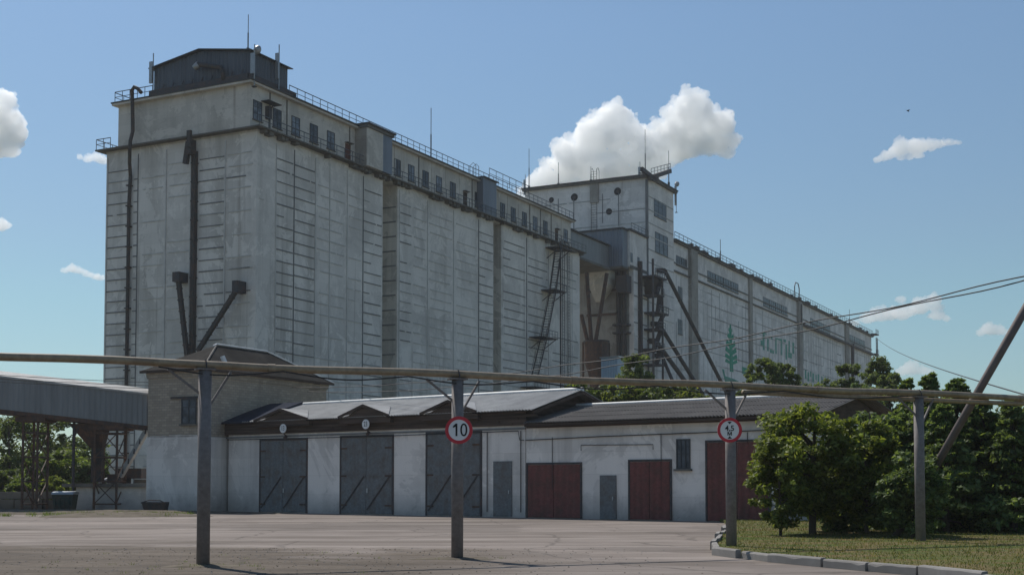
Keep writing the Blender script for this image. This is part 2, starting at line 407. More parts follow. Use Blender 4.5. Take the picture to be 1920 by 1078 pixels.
# ------------------------------------------------------------------ ground
def ground():
    b = MB(); R = 5000
    xs = [-R, -400, -120, -40, 0, 40, 120, 400, R]; ys = [-200, 0, 20, 40, 60, 90, 150, 400, R]
    V = [(x, y, 0) for y in ys for x in xs]; n = len(xs)
    b.add(V, [(j * n + i, j * n + i + 1, (j + 1) * n + i + 1, (j + 1) * n + i) for j in range(len(ys) - 1) for i in range(n - 1)], M['ground'])
    o = b.build('ground'); tag(o, 'worn grey asphalt yard strewn with brown dirt', None, None, 'structure')
ground()

# ------------------------------------------------------------------ frames
ANG = math.atan2(ray(2200, 905).y, ray(2200, 905).x)
c0 = at(479, 600, 130.0)
A = Frame((c0.x, c0.y), ANG)
ST = 1.18     # course height of the silo wall

def railing(b, pts, h=1.1, post=1.6, r=.035, mat=None, mid=True):
    mat = mat or M['rail']
    for p, q in zip(pts[:-1], pts[1:]):
        p, q = Vector(p), Vector(q); L = (q - p).length; k = max(1, round(L / post))
        for i in range(k + 1):
            c = p + (q - p) * (i / k); b.beam(c, c + Vector((0, 0, h)), r * 1.4, r * 1.4, mat)
        b.beam(p + Vector((0, 0, h)), q + Vector((0, 0, h)), r * 2, r * 2, mat)
        if mid: b.beam(p + Vector((0, 0, h * .52)), q + Vector((0, 0, h * .52)), r * 1.4, r * 1.4, mat)

def ladder(b, p, top, wdir, width=.5, mat=None, cage=False):
    mat = mat or M['steel']; wv = Vector(wdir).normalized() * width / 2
    p = Vector(p); t = Vector((p.x, p.y, top)) if not isinstance(top, Vector) else top
    for sgn in (-1, 1): b.beam(p + wv * sgn, t + wv * sgn, .07, .07, mat)
    k = int((t - p).length / .45)
    for i in range(1, k): c = p + (t - p) * (i / k); b.beam(c - wv, c + wv, .045, .045, mat)

def window(parent, s0, s1, z0, z1, t, side='t', cols=3, rows=3, pane='glass', frame='frame'):
    """window part (frame bars) with a glass pane child; on plane t (facing -t) or plane s (facing -s)"""
    b = MB(); fw = .07
    def bx(B, a0, a1, d0, d1, q0, q1, mt):
        if side == 't': B.box(a0, a1, t + d0, t + d1, q0, q1, mt)
        else: B.box(t + d0, t + d1, a0, a1, q0, q1, mt)
    fm = M[frame]
    bx(b, s0, s0 + fw, -.06, .04, z0, z1, fm); bx(b, s1 - fw, s1, -.06, .04, z0, z1, fm)
    bx(b, s0 + fw, s1 - fw, -.06, .04, z0, z0 + fw, fm); bx(b, s0 + fw, s1 - fw, -.06, .04, z1 - fw, z1, fm)
    for i in range(1, cols): c = s0 + (s1 - s0) * i / cols; bx(b, c - .03, c + .03, -.055, .03, z0 + fw, z1 - fw, fm)
    for i in range(1, rows): c = z0 + (z1 - z0) * i / rows; bx(b, s0 + fw, s1 - fw, -.05, .025, c - .025, c + .025, fm)
    o = b.build('window', parent)
    p = MB(); bx(p, s0 + fw * .5, s1 - fw * .5, -.02, .01, z0 + fw * .5, z1 - fw * .5, M[pane]); p.build('pane', o)
    sl = MB(); bx(sl, s0 - .1, s1 + .1, -.16, .0, z0 - .1, z0 - .002, M['slab']); sl.build('sill', o)
    return o

# ================================================================== grain elevator (near)
W, _ = A.tz(197, 500); Lend, _ = A.sz(1087, 600)
s717, _ = A.sz(717, 500); s745, _ = A.sz(745, 500); s925, _ = A.sz(925, 500); s940, _ = A.sz(940, 500)
_, ZL = A.sz(466, 240, 0); ZL -= .0
_, ZG = A.tz(466, 151, -1.0)
print('A: W', W, 'L', Lend, 's', s717, s745, s925, s940, 'ZL', ZL, 'ZG', ZG)
el = thing('grain_elevator', 'long white concrete grain elevator nearest the yard, a row of windows along its top gallery', 'grain elevator', A.o, A.ang)
rnd = random.Random(3)

def broken(a, c, f):
    """one ledge line between a and c, now and then interrupted where it has been plastered over"""
    z_ = rnd.uniform(-.05, .05); out = []
    if rnd.random() < .14:
        m = a + (c - a) * rnd.uniform(.3, .8); g = (c - a) * rnd.uniform(.04, .2); out = [(a, m), (m + g, c)]
        if rnd.random() < .35: out = out[:1]
    else: out = [(a + (c - a) * rnd.uniform(0, .06), c - (c - a) * rnd.uniform(0, .06))]
    for p_, q_ in out:
        if q_ - p_ > .15: f(p_, q_, z_, rnd.uniform(.08, .13))
def strips_long(b, x0, x1, dark=True, p=1.0, zt=None, jitter=.0):
    sa, sb = A.sz(x0, 500)[0], A.sz(x1, 500)[0]; z = 1.2
    while z < (zt or ZL - 1.6):
        if rnd.random() < p:
            a, c = sa, sb
            if jitter: a += rnd.uniform(0, jitter) * (sb - sa); c -= rnd.uniform(0, jitter) * (sb - sa)
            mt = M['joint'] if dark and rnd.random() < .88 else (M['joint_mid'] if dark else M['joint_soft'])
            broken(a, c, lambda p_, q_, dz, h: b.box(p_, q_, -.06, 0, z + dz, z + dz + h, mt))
        z += ST
def strips_short(b, x0, x1, dark=True, p=1.0, jitter=0.0, zmax=None, off=0):
    ta, tb = A.tz(x0, 500)[0], A.tz(x1, 500)[0]; z = 1.2 + off
    while z < (zmax or ZL - 1.2):
        if rnd.random() < p:
            a, c = tb, ta
            if jitter: a += rnd.uniform(0, jitter) * (ta - tb); c -= rnd.uniform(0, jitter) * (ta - tb)
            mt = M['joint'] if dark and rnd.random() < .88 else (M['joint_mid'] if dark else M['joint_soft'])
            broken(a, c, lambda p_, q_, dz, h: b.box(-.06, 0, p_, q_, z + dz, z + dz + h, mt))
        z += ST
def vline(b, x, dark=True, w_=.08, z0=0, z1=None):
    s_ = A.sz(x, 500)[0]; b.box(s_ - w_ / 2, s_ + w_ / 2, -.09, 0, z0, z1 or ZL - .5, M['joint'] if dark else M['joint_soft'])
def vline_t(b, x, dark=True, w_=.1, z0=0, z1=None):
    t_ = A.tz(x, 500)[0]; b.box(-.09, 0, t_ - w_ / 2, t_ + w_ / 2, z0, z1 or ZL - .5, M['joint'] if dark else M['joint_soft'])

b = MB(); b.box(0, s717, 0, W, 0, ZL, M['white'])
strips_long(b, 516, 549); strips_long(b, 551, 590); vline(b, 550); vline(b, 516, False); vline(b, 590, False)
strips_long(b, 681, 715, p=.95); vline(b, 680); strips_long(b, 592, 648, False, .8, jitter=.12); strips_long(b, 651, 678, False, .7, jitter=.1); vline(b, 617, False); vline(b, 650, False)
strips_long(b, 482, 514, False, .25, jitter=.3)
strips_short(b, 199, 244, True); strips_short(b, 249, 256, True, .8); vline_t(b, 257, True, .07, ZL - 37)
strips_short(b, 371, 420, True); strips_short(b, 422, 475, True, .3, .3); strips_short(b, 262, 308, True, .18, .3); strips_short(b, 262, 308, False, .55, .1, off=.02); strips_short(b, 422, 475, False, .6, .1, off=.03); vline_t(b, 310, False)
strips_short(b, 312, 360, False, .7, .1); vline_t(b, 421, False, .12); vline_t(b, 200, False, .08); vline_t(b, 356, False)
b.build('silo_block', el)
b = MB(); b.box(s745, s925, 0, W, 0, ZL, M['white'])
b.box(s745 - .03, s745, .06, 5, 0, ZL - .05, M['notch'])
strips_long(b, 748, 772, True, .85, jitter=.1); strips_long(b, 774, 799, False, .85, jitter=.1); strips_long(b, 803, 848, False, .85, jitter=.1); strips_long(b, 853, 895, False, .8, jitter=.1)
strips_long(b, 898, 924, True); vline(b, 897); vline(b, 850, False); vline(b, 801, False); vline(b, 748, False)
z = 1.2
while z < ZL - 2: b.box(s745 - .1, s745 - .03, .2, 3.0, z, z + .14, M['joint']); z += ST * 1.5
b.build('silo_block', el)
b = MB(); b.box(s940, Lend, 0, W, 0, ZL, M['white'])
b.box(s940 - .03, s940, .06, 5, 0, ZL - .05, M['notch'])
strips_long(b, 943, 985, True, .9); strips_long(b, 989, 1027, True, .95); vline(b, 987); vline(b, 1028, False); strips_long(b, 1030, 1085, True, .55, jitter=.1); vline(b, 1063, False); vline(b, 1072, False)
b.build('silo_block', el)
b = MB(); b.box(s717 + .0, s745 - .03, 2.3, W - 3, 0, ZL, M['notch']); b.box(s925, s940 - .03, 2.3, W - 3, 0, ZL, M['notch']); b.build('joint_wall', el)
# ledge
b = MB(); b.box(-.85, Lend + .6, -.95, W + .9, ZL + .23, ZL + .38, M['slab']); b.box(-.02, Lend + .1, -.02, W + .02, ZL, ZL + .228, M['white_gal'])
for k in range(60):          # broken underside blocks
    s_ = rnd.uniform(0, Lend); b.box(s_, s_ + rnd.uniform(.3, .9), -.72, 0, ZL - rnd.uniform(.05, .2), ZL + .228, M['slab'])
b.build('ledge', el)
b = MB(); zt = ZL + .38
railing(b, [(-.8, -.88, zt), (Lend + .4, -.92, zt)], 1.05, 1.5)
railing(b, [(-.8, W + .75, zt), (-.8, W - 1.3, zt)], 1.1, .9); railing(b, [(-.8, W + .75, zt), (4, W + .75, zt)], 1.1, 1.2)
b.build('ledge_railing', el)
# gallery on top
TG = .35; Lg, _ = A.sz(1070, 430, TG); WL, _ = A.tz(219, 220, -1.0)
b = MB(); b.box(-.75, Lg, TG, WL, ZL + .38, ZG - .3, M['white_gal'])
for x in (690, 505, 537, 655, 740, 758, 785, 810, 836, 862, 885, 903, 934, 952, 972, 993, 1013, 1033, 1052):   # pilaster strips and runs
    s_ = A.sz(x, 300, TG)[0]; b.box(s_ - .09, s_ + .09, TG - .06, TG, ZL + .4, ZG - .35, M['slab'] if x % 2 else M['white_gal'])
b.build('gallery', el)
b = MB(); b.box(-1.35, Lg + .5, TG - .55, WL + .4, ZG - .3, ZG - .08, M['white_gal']); b.box(-1.42, Lg + .6, TG - .7, WL + .5, ZG - .08, ZG + .06, M['roofing'])
b.build('gallery_roof', el)
b = MB(); railing(b, [(A.sz(538, 180, TG)[0], TG - .3, ZG + .06), (Lg + .3, TG - .3, ZG + .06)], 1.15, 1.4); railing(b, [(-1.1, WL + .2, ZG + .06), (-1.1, WL * .72, ZG + .06)], 1.15, 1.1)
railing(b, [(-1.1, WL + .2, ZG + .06), (8, WL + .2, ZG + .06)], 1.1, 1.3)
b.build('roof_railing', el)
zw0 = ZL + 1.25; zw1 = zw0 + 2.0
for x in (482, 519, 554, 588, 620, 745, 771, 798, 823, 849, 895, 942, 962, 983, 1003, 1022, 1060):
    s_ = A.sz(x, 260, TG)[0]; wd = .72
    window(el, s_ - wd, s_ + wd, zw0, zw1, TG, cols=2, rows=2 if x % 2 else 3, pane='glass_light' if rnd.random() < .55 else 'glass')
for x, mt in ((652, 'door_red'), (872, 'wood'), (1043, 'wood')):
    s_ = A.sz(x, 280, TG)[0]; d = MB(); d.box(s_ - .5, s_ + .5, TG - .06, TG + .03, ZL + .4, ZL + 2.6, M[mt]); d.box(s_ - .62, s_ + .62, TG - .5, TG - .0, ZL + 2.68, ZL + 2.76, M['slab'])
    do = d.build('door', el); h = MB(); h.box(s_ + .32, s_ + .38, TG - .13, TG - .061, ZL + 1.4, ZL + 1.6, M['galv']); h.build('handle', do)
# stair bay on the gallery
sb0, sb1 = A.sz(688, 360, -1.3)[0], A.sz(735, 380, -1.3)[0]; smid = A.sz(718, 370, -1.3)[0]
b = MB(); b.box(sb0, smid, -1.3, TG, ZL + .38, ZG - .25, M['white_gal']); b.box(smid, sb1, -1.3, TG, ZL + .38, ZG - .25, M['cladding_blue'])
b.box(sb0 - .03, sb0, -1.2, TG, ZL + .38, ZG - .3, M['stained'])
b.box(sb0 - .3, sb1 + .3, -1.7, TG, ZG - .08 + .15, ZG + .24, M['roofing']); b.box(sb0 - .2, sb1 + .2, -1.5, TG - .6, ZG - .25, ZG + .06, M['slab'])
b.build('stair_bay', el)
sp0, sp1 = A.sz(906, 400, -.6)[0], A.sz(931, 410, -.6)[0]
b = MB(); b.box(sp0, sp1, -.6, TG, ZL + .4, ZG + .25, M['cladding_blue']); b.box(sp0 - .2, sp1 + .2, -.9, TG, ZG + .25, ZG + .36, M['roofing']); b.build('lift_bay', el)
# balcony hatch near corner
s_ = A.sz(503, 200, TG)[0]
b = MB(); b.box(s_ - 1.2, s_ + 1.0, TG - 1.0, TG, zw1 + .12, zw1 + .2, M['roofing']); b.beam((s_ - .2, TG - .9, zw1), (s_ - .2, TG - .1, zw1 - 1.0), .1, .1, M['steel']); b.box(s_ - .5, s_, TG - .5, TG, zw0 + .5, zw1 - .2, M['steel']); b.build('canopy', el)
# rooftop cladding house
hx0 = -.5; hs1 = A.sz(538, 150, .6)[0]; ht1, _ = A.tz(290, 140, hx0); ht0 = .6
_, zh = A.tz(470, 96, hx0); zr = zh + .95; tm = (ht0 + ht1) / 2; zb = ZG + .06
b = MB()
b.corr((hx0, ht0, 0), (0, 1, 0), ht1 - ht0, lambda d: (Vector((0, 0, zb)), Vector((0, 0, zh + .95 * (1 - abs(d - (tm - ht0)) / (tm - ht0))))), .5, .07, (-1, 0, 0), M['cladding'])
b.corr((hx0, ht0, zb), (1, 0, 0), hs1 - hx0, (0, 0, zh - zb), .5, .07, (0, -1, 0), M['cladding'])
b.box(hx0 + .1, hs1 - .05, ht0 + .1, ht1 - .1, zb, zh - .05, M['cladding'])
b.corr((hs1, ht0, 0), (0, 1, 0), ht1 - ht0, lambda d: (Vector((0, 0, zb)), Vector((0, 0, zh + .95 * (1 - abs(d - (tm - ht0)) / (tm - ht0))))), .5, .07, (1, 0, 0), M['cladding'])
rh = b.build('roof_house', el)
b = MB()
for ta, tb, za, zb_ in ((ht0 - .45, tm, zh - .07, zr + .05), (ht1 + .45, tm, zh - .07, zr + .05)):
    b.prism([(hx0 - .5, ta, za), (hx0 - .5, tb, zb_), (hx0 - .5, tb, zb_ + .1), (hx0 - .5, ta, za + .1)], (hs1 - hx0 + 1.0, 0, 0), M['cladding'])
b.build('roof', rh)
b = MB(); b.box(-1.0, hs1 + 1.2, TG - .1, TG + .15, ZG + .06, ZG + .8, M['steel']); b.box(-1.25, -1.0, TG, WL * .74, ZG + .06, ZG + .65, M['steel'])
for k in range(9): t_ = TG + 1 + k * 1.3; b.beam((-1.2, t_, ZG + .06), (-.7, t_, ZG + 1.3), .08, .08, M['steel'])
b.build('parapet_frame', el)
# dust duct on the roof house
p0 = A.tz(371, 121, -1.2); p1 = A.tz(415, 127, -1.2); p2 = A.tz(420, 150, -1.2)
b = MB(); b.tube([(-1.2, p0[0], p0[1]), (-1.2, (p0[0] + p1[0]) / 2, (p0[1] + p1[1]) / 2), (-1.2, p1[0], p1[1]), (-1.2, p2[0] + .2, p2[1] + .7), (-1.2, p2[0], p2[1])], .24, M['pipe_dark'], 10)
b.tube([(-1.2, p0[0] - .1, p0[1]), (-1.2, p0[0] + .4, p0[1] - .35)], .34, M['galv'], 10); b.build('dust_duct', el, True)
# downpipe on the short face with a swan neck
tq = lambda x, s0: A.tz(x, 300, s0)[0]
t1 = tq(247, -1.4); t2 = tq(243, -.3)
b = MB(); b.tube([(-1.5, t1 - 1.3, ZG + .5), (-1.5, t1 - .8, ZG + 1.0), (-1.5, t1 - .3, ZG + 1.25), (-1.5, t1, ZG + .95), (-1.4, t1, ZG - .8), (-1.3, t1, ZL + 1.6), (-1.75, tq(244, -1.75), ZL + .5), (-1.75, tq(243, -1.75), ZL - .4), (-.9, tq(243, -.9), ZL - 1.6), (-.3, tq(245, -.3), ZL - 2.8), (-.3, t2, ZL - 6), (-.3, t2, 4)], .2, M['pipe_dark'], 8)
for k in range(14): b.box(-.55, .0, t2 - .26, t2 + .26, 5 + k * 2.2, 5.12 + k * 2.2, M['pipe_dark'])
b.build('downpipe', el, False)
tc = A.tz(364, 400, -.3)[0]
b = MB(); b.box(-.55, -.05, tc - .22, tc + .22, 10, ZL - 1.2 + .0, M['pipe_dark']); b.box(-1.5, -1.22, tc - .4, tc + .1, ZL - 1.0, ZL + .7, M['pipe_dark']); b.box(-1.3, -.4, tc - .25, tc + .25, ZL - 1.7, ZL - .15, M['pipe_dark'])
for k in range(13): b.box(-.6, 0, tc - .28, tc + .28, 11 + k * 2, 11.14 + k * 2, M['pipe_dark'])
b.beam((-.9, tc + .3, ZL - .3), (-.9, tc + .7, ZL - 2.6), .5, .45, M['pipe_dark']); b.build('conveyor_leg', el)
# two spouts
for (xa, ya, xb, yb, hd) in ((334, 520, 351, 668, 'box'), (446, 540, 371, 658, 'hood')):
    pa = A.tz(xa, ya, -.9); pb = A.tz(xb, yb, -.9); b = MB()
    b.beam((-.9, pa[0], pa[1]), (-.9, pb[0], pb[1]), .4, .4, M['pipe_dark'])
    L = math.hypot(pa[0] - pb[0], pa[1] - pb[1])
    for k in range(1, 7):
        c = k / 7; p = Vector((-.9, pa[0] + (pb[0] - pa[0]) * c, pa[1] + (pb[1] - pa[1]) * c)); d = Vector((0, pb[0] - pa[0], pb[1] - pa[1])).normalized()
        b.beam(p - d * .06, p + d * .06, .5, .5, M['pipe_dark'])
    b.box(-1.4, 0, pa[0] - (.55 if hd == 'box' else .35), pa[0] + (.35 if hd == 'box' else .35), pa[1] - .5, pa[1] + (.5 if hd == 'box' else .7), M['steel'])
    b.build('grain_spout', el)
# external stairs, block 3
b = MB(); sA_ = lambda x, y, t=-1.6: (A.sz(x, y, t)[0], t, A.sz(x, y, t)[1])
pts = [(1048, 462), (1037, 545), (1020, 632), (1002, 708)]
for (xa, ya), (xb, yb) in zip(pts[:-1], pts[1:]):
    pa, pb = Vector(sA_(xa, ya)), Vector(sA_(xb, yb)); dv = Vector((0, .5, 0))
    for sg in (-1, 1): b.beam(pa + dv * sg, pb + dv * sg, .1, .22, M['steel']); b.beam(pa + dv * sg + Vector((0, 0, 1)), pb + dv * sg + Vector((0, 0, 1)), .05, .05, M['steel'])
    k = int((pa - pb).length / .42)
    for i in range(k): c = pa + (pb - pa) * (i / k); b.box(c.x - .13, c.x + .13, c.y - .5, c.y + .5, c.z, c.z + .04, M['steel'])
for x, y, wd in ((1052, 466, 2.2), (1043, 545, 2.0), (1024, 633, 2.4), (1008, 726, 2.4)):
    c = sA_(x, y); b.box(c[0] - wd, c[0] + wd, -2.4, -.05, c[2] - .12, c[2], M['steel']); railing(b, [(c[0] - wd, -2.35, c[2]), (c[0] + wd, -2.35, c[2])], 1.0, 1.0)
    for sg in (-1, 1): b.beam((c[0] + sg * wd * .8, -2.3, c[2] - .1), (c[0] + sg * wd * .8, -.1, c[2] - 1.6), .1, .1, M['steel'])
pm = sA_(1051, 500, -2.3); b.beam((pm[0], -2.3, 0), (pm[0], -2.3, ZL), .16, .16, M['steel'])
b.build('outside_stair', el)
for x in (1058, 1068):
    s_ = A.sz(x, 560, -.5)[0]; b = MB(); ladder(b, (s_, -.4, 1), ZL + 1.2, (1, 0, 0), .7); b.build('wall_ladder', el)
s_ = A.sz(883, 320, TG)[0]; b = MB()
for q in (0, .8): b.tube([(s_ + q, -.4, ZG), (s_ + q, -.4, ZG + 1.5), (s_ + q, 0, ZG + 1.9), (s_ + q, .5, ZG + 1.5), (s_ + q, .5, ZG)], .04, M['rail'], 6)
railing(b, [(s_ + 4, -.3, ZG + .5), (s_ + 16, -.3, ZG + .5)], 1.5, 2); b.build('roof_hoops', el)

# ================================================================== working tower
s1178, _ = A.sz(1178, 520); s1212, _ = A.sz(1213, 420, -.3); s1262, _ = A.sz(1263, 420, -.3)
TB, _ = A.tz(986, 380, s1212); _, ZB = A.sz(1213, 334, -.3); _, ZA_ = A.sz(1178, 431, -.3); _, ZM = A.tz(1176, 500, s1178)
s1188, _ = A.sz(1188, 600, -.3)
s1635, _ = A.sz(1634, 660); _, ZC = A.sz(1635, 631); _, ZC0 = A.sz(1265, 458)
print('B', s1178, s1188, s1212, s1262, 'TB', TB, 'ZB', ZB, 'ZA', ZA_, 'ZM', ZM, 'C', s1635, ZC, ZC0)
tb_o = A.w((s1212, 0, 0))
tw = thing('elevator_tower', 'tall square white elevator tower with round wall openings, rising behind the grain elevator', 'tower', tb_o, A.ang)
X = s1212   # local s offset
b = MB(); b.box(0, s1262 - X, -.3, TB, 0, ZB, M['white_far'])
z = 3
while z < ZB - 1:
    a = -.2
    while a < TB - 1:
        c = min(TB, a + rnd.uniform(3, 12))
        if rnd.random() < .85: b.box(-.07, 0, a, c, z + rnd.uniform(-.06, .06), z + .15, M['joint'] if rnd.random() < .35 else (M['joint_mid'] if rnd.random() < .6 else M['joint_soft']))
        a = c + rnd.uniform(.0, .6)
    if rnd.random() < .85: b.box(.3, s1262 - X - .2, -.37, -.3, z, z + .14, M['joint_mid'] if rnd.random() < .6 else M['joint_soft'])
    z += 2.36
for x in (1047, 1130, 1160, 1076): t_ = A.tz(x, 400, X)[0]; b.box(-.07, 0, t_ - .06, t_ + .06, ZB - rnd.uniform(7, 12), ZB - 2, M['joint'])
b.box(-.2, .25, -.5, -.1, 8, ZB - .3, M['joint'])
b.build('tower_wall', tw)
b = MB(); b.box(-.6, s1262 - X + .6, -.9, TB + .5, ZB, ZB + .35, M['slab']); b.box(-.75, s1262 - X + .7, -1.05, TB + .6, ZB + .35, ZB + .55, M['roofing']); b.build('roof', tw)
# round openings
for x, y, rp in ((1034, 375, 5), (1077, 370, 7), (1158, 359, 7), (1142, 397, 6), (1113, 366, 5)):
    t_, z_ = A.tz(x, y, X); r = rp * .098; b = MB()
    if x == 1113: b.box(-.05, .02, t_ - .45, t_ + .45, z_ - .45, z_ + .45, M['signblack'])
    else:
        b.tube([(-.06, t_, z_), (.02, t_, z_)], r, M['signblack'], 14); b.tube([(-.12, t_, z_ - r * .1), (-.04, t_, z_ - r * .1)], r * .45, M['steel'], 10)
    b.build('round_opening' if x != 1113 else 'hatch', tw)
t_ = A.tz(1115, 400, X)[0]; b = MB(); ladder(b, (-.3, t_, ZA_), ZB + 2.6, (0, 1, 0), 1.1)
for q in (-.55, .55): b.tube([(-.3, t_ + q, ZB), (-.3, t_ + q, ZB + 2.6), (.3, t_ + q, ZB + 2.9), (.8, t_ + q, ZB + 2.4), (.8, t_ + q, ZB + .5)], .05, M['rail'], 6)
b.build('tower_ladder', tw)
b = MB(); b.box(-.35, 0, t_ - .8, t_ + .8, ZB - 3.5, ZB, M['stained']); b.build('stained_panel', tw)
# windows on right face
for (xa, ya, xb, yb) in ((1226, 372, 1249, 412), (1228, 434, 1252, 480)):
    sa, z1 = A.sz(xa, ya, -.3); sb, _ = A.sz(xb, yb, -.3); _, z0 = A.sz(xa, yb - 8, -.3)
    window(tw, sa - X, sb - X, z0, z1, -.3, cols=3, rows=3)
# gantry on top
b = MB(); gp = lambda x, y, t=-1.0: (A.sz(x, y, t)[0] - X, t, A.sz(x, y, t)[1])
b.beam(gp(1203, 317), gp(1226, 335), .5, .7, M['steel']); b.beam(gp(1217, 334), gp(1257, 321), .5, .75, M['steel']); b.beam(gp(1222, 336), gp(1233, 336), .5, .6, M['steel'])
for x, y in ((1212, 326), (1230, 331)):
    q = gp(x, y); b.beam((q[0], .3, ZB + .5), q, .2, .2, M['steel'])
railing(b, [gp(1221, 330), gp(1257, 320)], 1.3, 1.6, .05); b.build('roof_gantry', tw)
# annex with blue-grey gallery on its front
b = MB(); sa, sb = s1178 - X, -.02
b.box(sa, sb, -.3, 16, ZM, ZA_, M['white_far']); b.box(s1188 - X, sb, -.35, 16, 0, ZM, M['white_far'])
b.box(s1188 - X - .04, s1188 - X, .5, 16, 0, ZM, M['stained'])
z = 4
while z < ZM - 2: b.box(s1188 - X, sb - .1, -.43, -.35, z, z + .16, M['joint'] if rnd.random() < .7 else M['joint_soft']); z += 2.3
b.box(sa + .1, sb, -.4, -.3, ZM - .25, ZM + .3, M['slab'])
b.build('annex', tw)
b = MB(); b.box(sa - .4, sb, -.7, 16, ZA_, ZA_ + .3, M['roofing']); railing(b, [(sa, -.6, ZA_ + .3), (sb, -.6, ZA_ + .3)], 1.0, 1.5); b.build('annex_roof', tw)
_, zm1 = A.tz(1176, 430, s1178); tl = A.tz(1060, 460, s1178)[0]
b = MB(); d_ = 2.2
b.corr((sa - d_, .1, ZM - .2), (0, 1, 0), tl - .1, (0, 0, ZA_ - ZM + .2), .45, .05, (-1, 0, 0), M['cladding_blue'])
b.box(sa - d_ + .06, sa, .12, tl, ZM - .2, ZA_ - .05, M['cladding_blue']); b.box(sa - d_ - .3, sa, -.1, tl, ZM - .55, ZM - .2, M['slab']); b.box(sa - d_ - .3, sa, -.1, tl, ZA_ - .05, ZA_ + .2, M['roofing'])
b.build('steel_gallery', tw)
gb = A.tz(1112, 470, s1178 - 8)[0]
_, zg0 = A.tz(1100, 500, s1178 - 6); _, zg1 = A.tz(1100, 458, s1178 - 6)
b = MB(); b.box(Lend - X + .1, sa - d_ - .4, 2.5, 2.5 + 6, zg0, zg1, M['cladding_light']); b.box(Lend - X + .1, sa - d_ - .4, 2.1, 9, zg0 - .4, zg0, M['slab']); b.box(Lend - X + .7, sa - d_ - .4, 2.1, 9, zg1, zg1 + .2, M['roofing']); b.build('bridge', tw)
fh = s1188 - 2.6; hp_ = lambda x, y: (A.tz(x, y, fh)[0], A.tz(x, y, fh)[1])
(ta_, za_), (tb_, zb_2), (tc_, zc_) = hp_(1108, 510), hp_(1146, 534), hp_(1122, 566)
b = MB(); b.box(fh - X - 1.2, fh - X + 1.8, tb_, ta_, zb_2, za_, M['notch'])
V = [(fh - X - 1.2, tb_, zb_2), (fh - X + 1.8, tb_, zb_2), (fh - X + 1.8, ta_, zb_2), (fh - X - 1.2, ta_, zb_2), (fh - X - .1, tc_ - .5, zc_), (fh - X + .9, tc_ - .5, zc_), (fh - X + .9, tc_ + .5, zc_), (fh - X - .1, tc_ + .5, zc_)]
b.add(V, [(0, 4, 5, 1), (1, 5, 6, 2), (2, 6, 7, 3), (3, 7, 4, 0), (4, 7, 6, 5)], M['notch']); b.build('receiving_hopper', tw)
for x0_, x1_, y_ in ((1094, 1176, 545), (1094, 1150, 590)):
    p_, q_ = hp_(x0_, y_), hp_(x1_, y_); b = MB(); b.beam((fh - X + 1.5, p_[0], p_[1]), (fh - X + 1.5, q_[0], p_[1]), .35, .4, M['rusty']); b.build('cross_beam', tw)
b = MB(); p_ = hp_(1168, 520); b.box(fh - X - .6, fh - X + 1.6, p_[0] - .9, p_[0] + 1.0, p_[1] - 2.6, p_[1] + .3, M['steel']); b.build('motor_box', tw)
# openings in annex right face
for x, y in ((1184, 483), (1197, 491)):
    s_, z_ = A.sz(x, y, -.3); b = MB(); b.box(s_ - X - .5, s_ - X + .5, -.34, -.28, z_ - .8, z_ + .8, M['glass']); b.build('window', tw)
# downpipes in front of annex
for x in (1162, 1173):
    t_ = A.tz(x, 580, s1188)[0]; b = MB(); b.tube([(s1188 - X - .6, t_, 0), (s1188 - X - .6, t_, ZM - .6)], .38, M['pipe_dark'], 10)
    for z_ in (A.tz(x, 610, s1188)[1], A.tz(x, 625, s1188)[1]): b.box(s1188 - X - 1.2, s1188 - X, t_ - 1.0, t_ + .9, z_ - .15, z_ + .15, M['steel'])
    b.build('downpipe', tw)
# stair tower on right face
b = MB(); st = lambda x, y, t=-2: (A.sz(x, y, t)[0] - X, t, A.sz(x, y, t)[1])
pz = [(1228, 520, 2.8), (1228, 553, 1.5), (1233, 587, 2.4), (1230, 617, 1.6), (1226, 655, 2.2), (1229, 683, 1.6)]
for x, y, wd in pz:
    c = st(x, y); b.box(c[0] - wd, c[0] + wd, -3.2, -.3, c[2] - .3, c[2], M['steel']); railing(b, [(c[0] - wd, -3.15, c[2]), (c[0] + wd, -3.15, c[2])], 1.1, 1.2, .05)
c = st(1222, 600)
for q in (-2.2, 2.4): b.beam((c[0] + q, -3.1, 0), (c[0] + q, -3.1, st(1222, 490)[2] if q < 0 else st(1222, 520)[2]), .3, .3, M['steel'])
for (p, q) in zip(pz[:-1], pz[1:]):
    a, e = st(p[0], p[1]), st(q[0], q[1]); b.beam((a[0] + p[2] * .6, -2.6, a[2]), (e[0] - q[2] * .6, -2.6, e[2]), .9, .12, M['steel'])
c = st(1214, 500); b.box(c[0] - .35, c[0] + .25, -1.0, -.3, c[2] - 30, c[2] + 1, M['pipe_dark'])
c = st(1228, 525); b.prism([(c[0] - 2.2, -2.6, c[2]), (c[0] + 2.4, -2.6, c[2]), (c[0] + .3, -1.6, c[2] - 2.6), (c[0] - .5, -1.6, c[2] - 2.6)], (0, 1.4, 0), M['pipe_dark'])
b.build('stair_tower', tw)
for (xa, ya, xb, yb, r) in ((1247, 508, 1352, 716, .36), (1236, 608, 1303, 716, .36), (1230, 640, 1290, 722, .4), (1241, 667, 1262, 716, .3)):
    a, e = st(xa, ya, -1.8), st(xb, yb, -6); b = MB(); b.tube([a, e, Vector(e) + (Vector(e) - Vector(a)).normalized() * 3], r, M['pipe_dark'], 10); b.tube([Vector(a) + Vector((0, 1.6, .2)), a], r * 1.3, M['pipe_dark'], 10); b.build('grain_spout', tw)
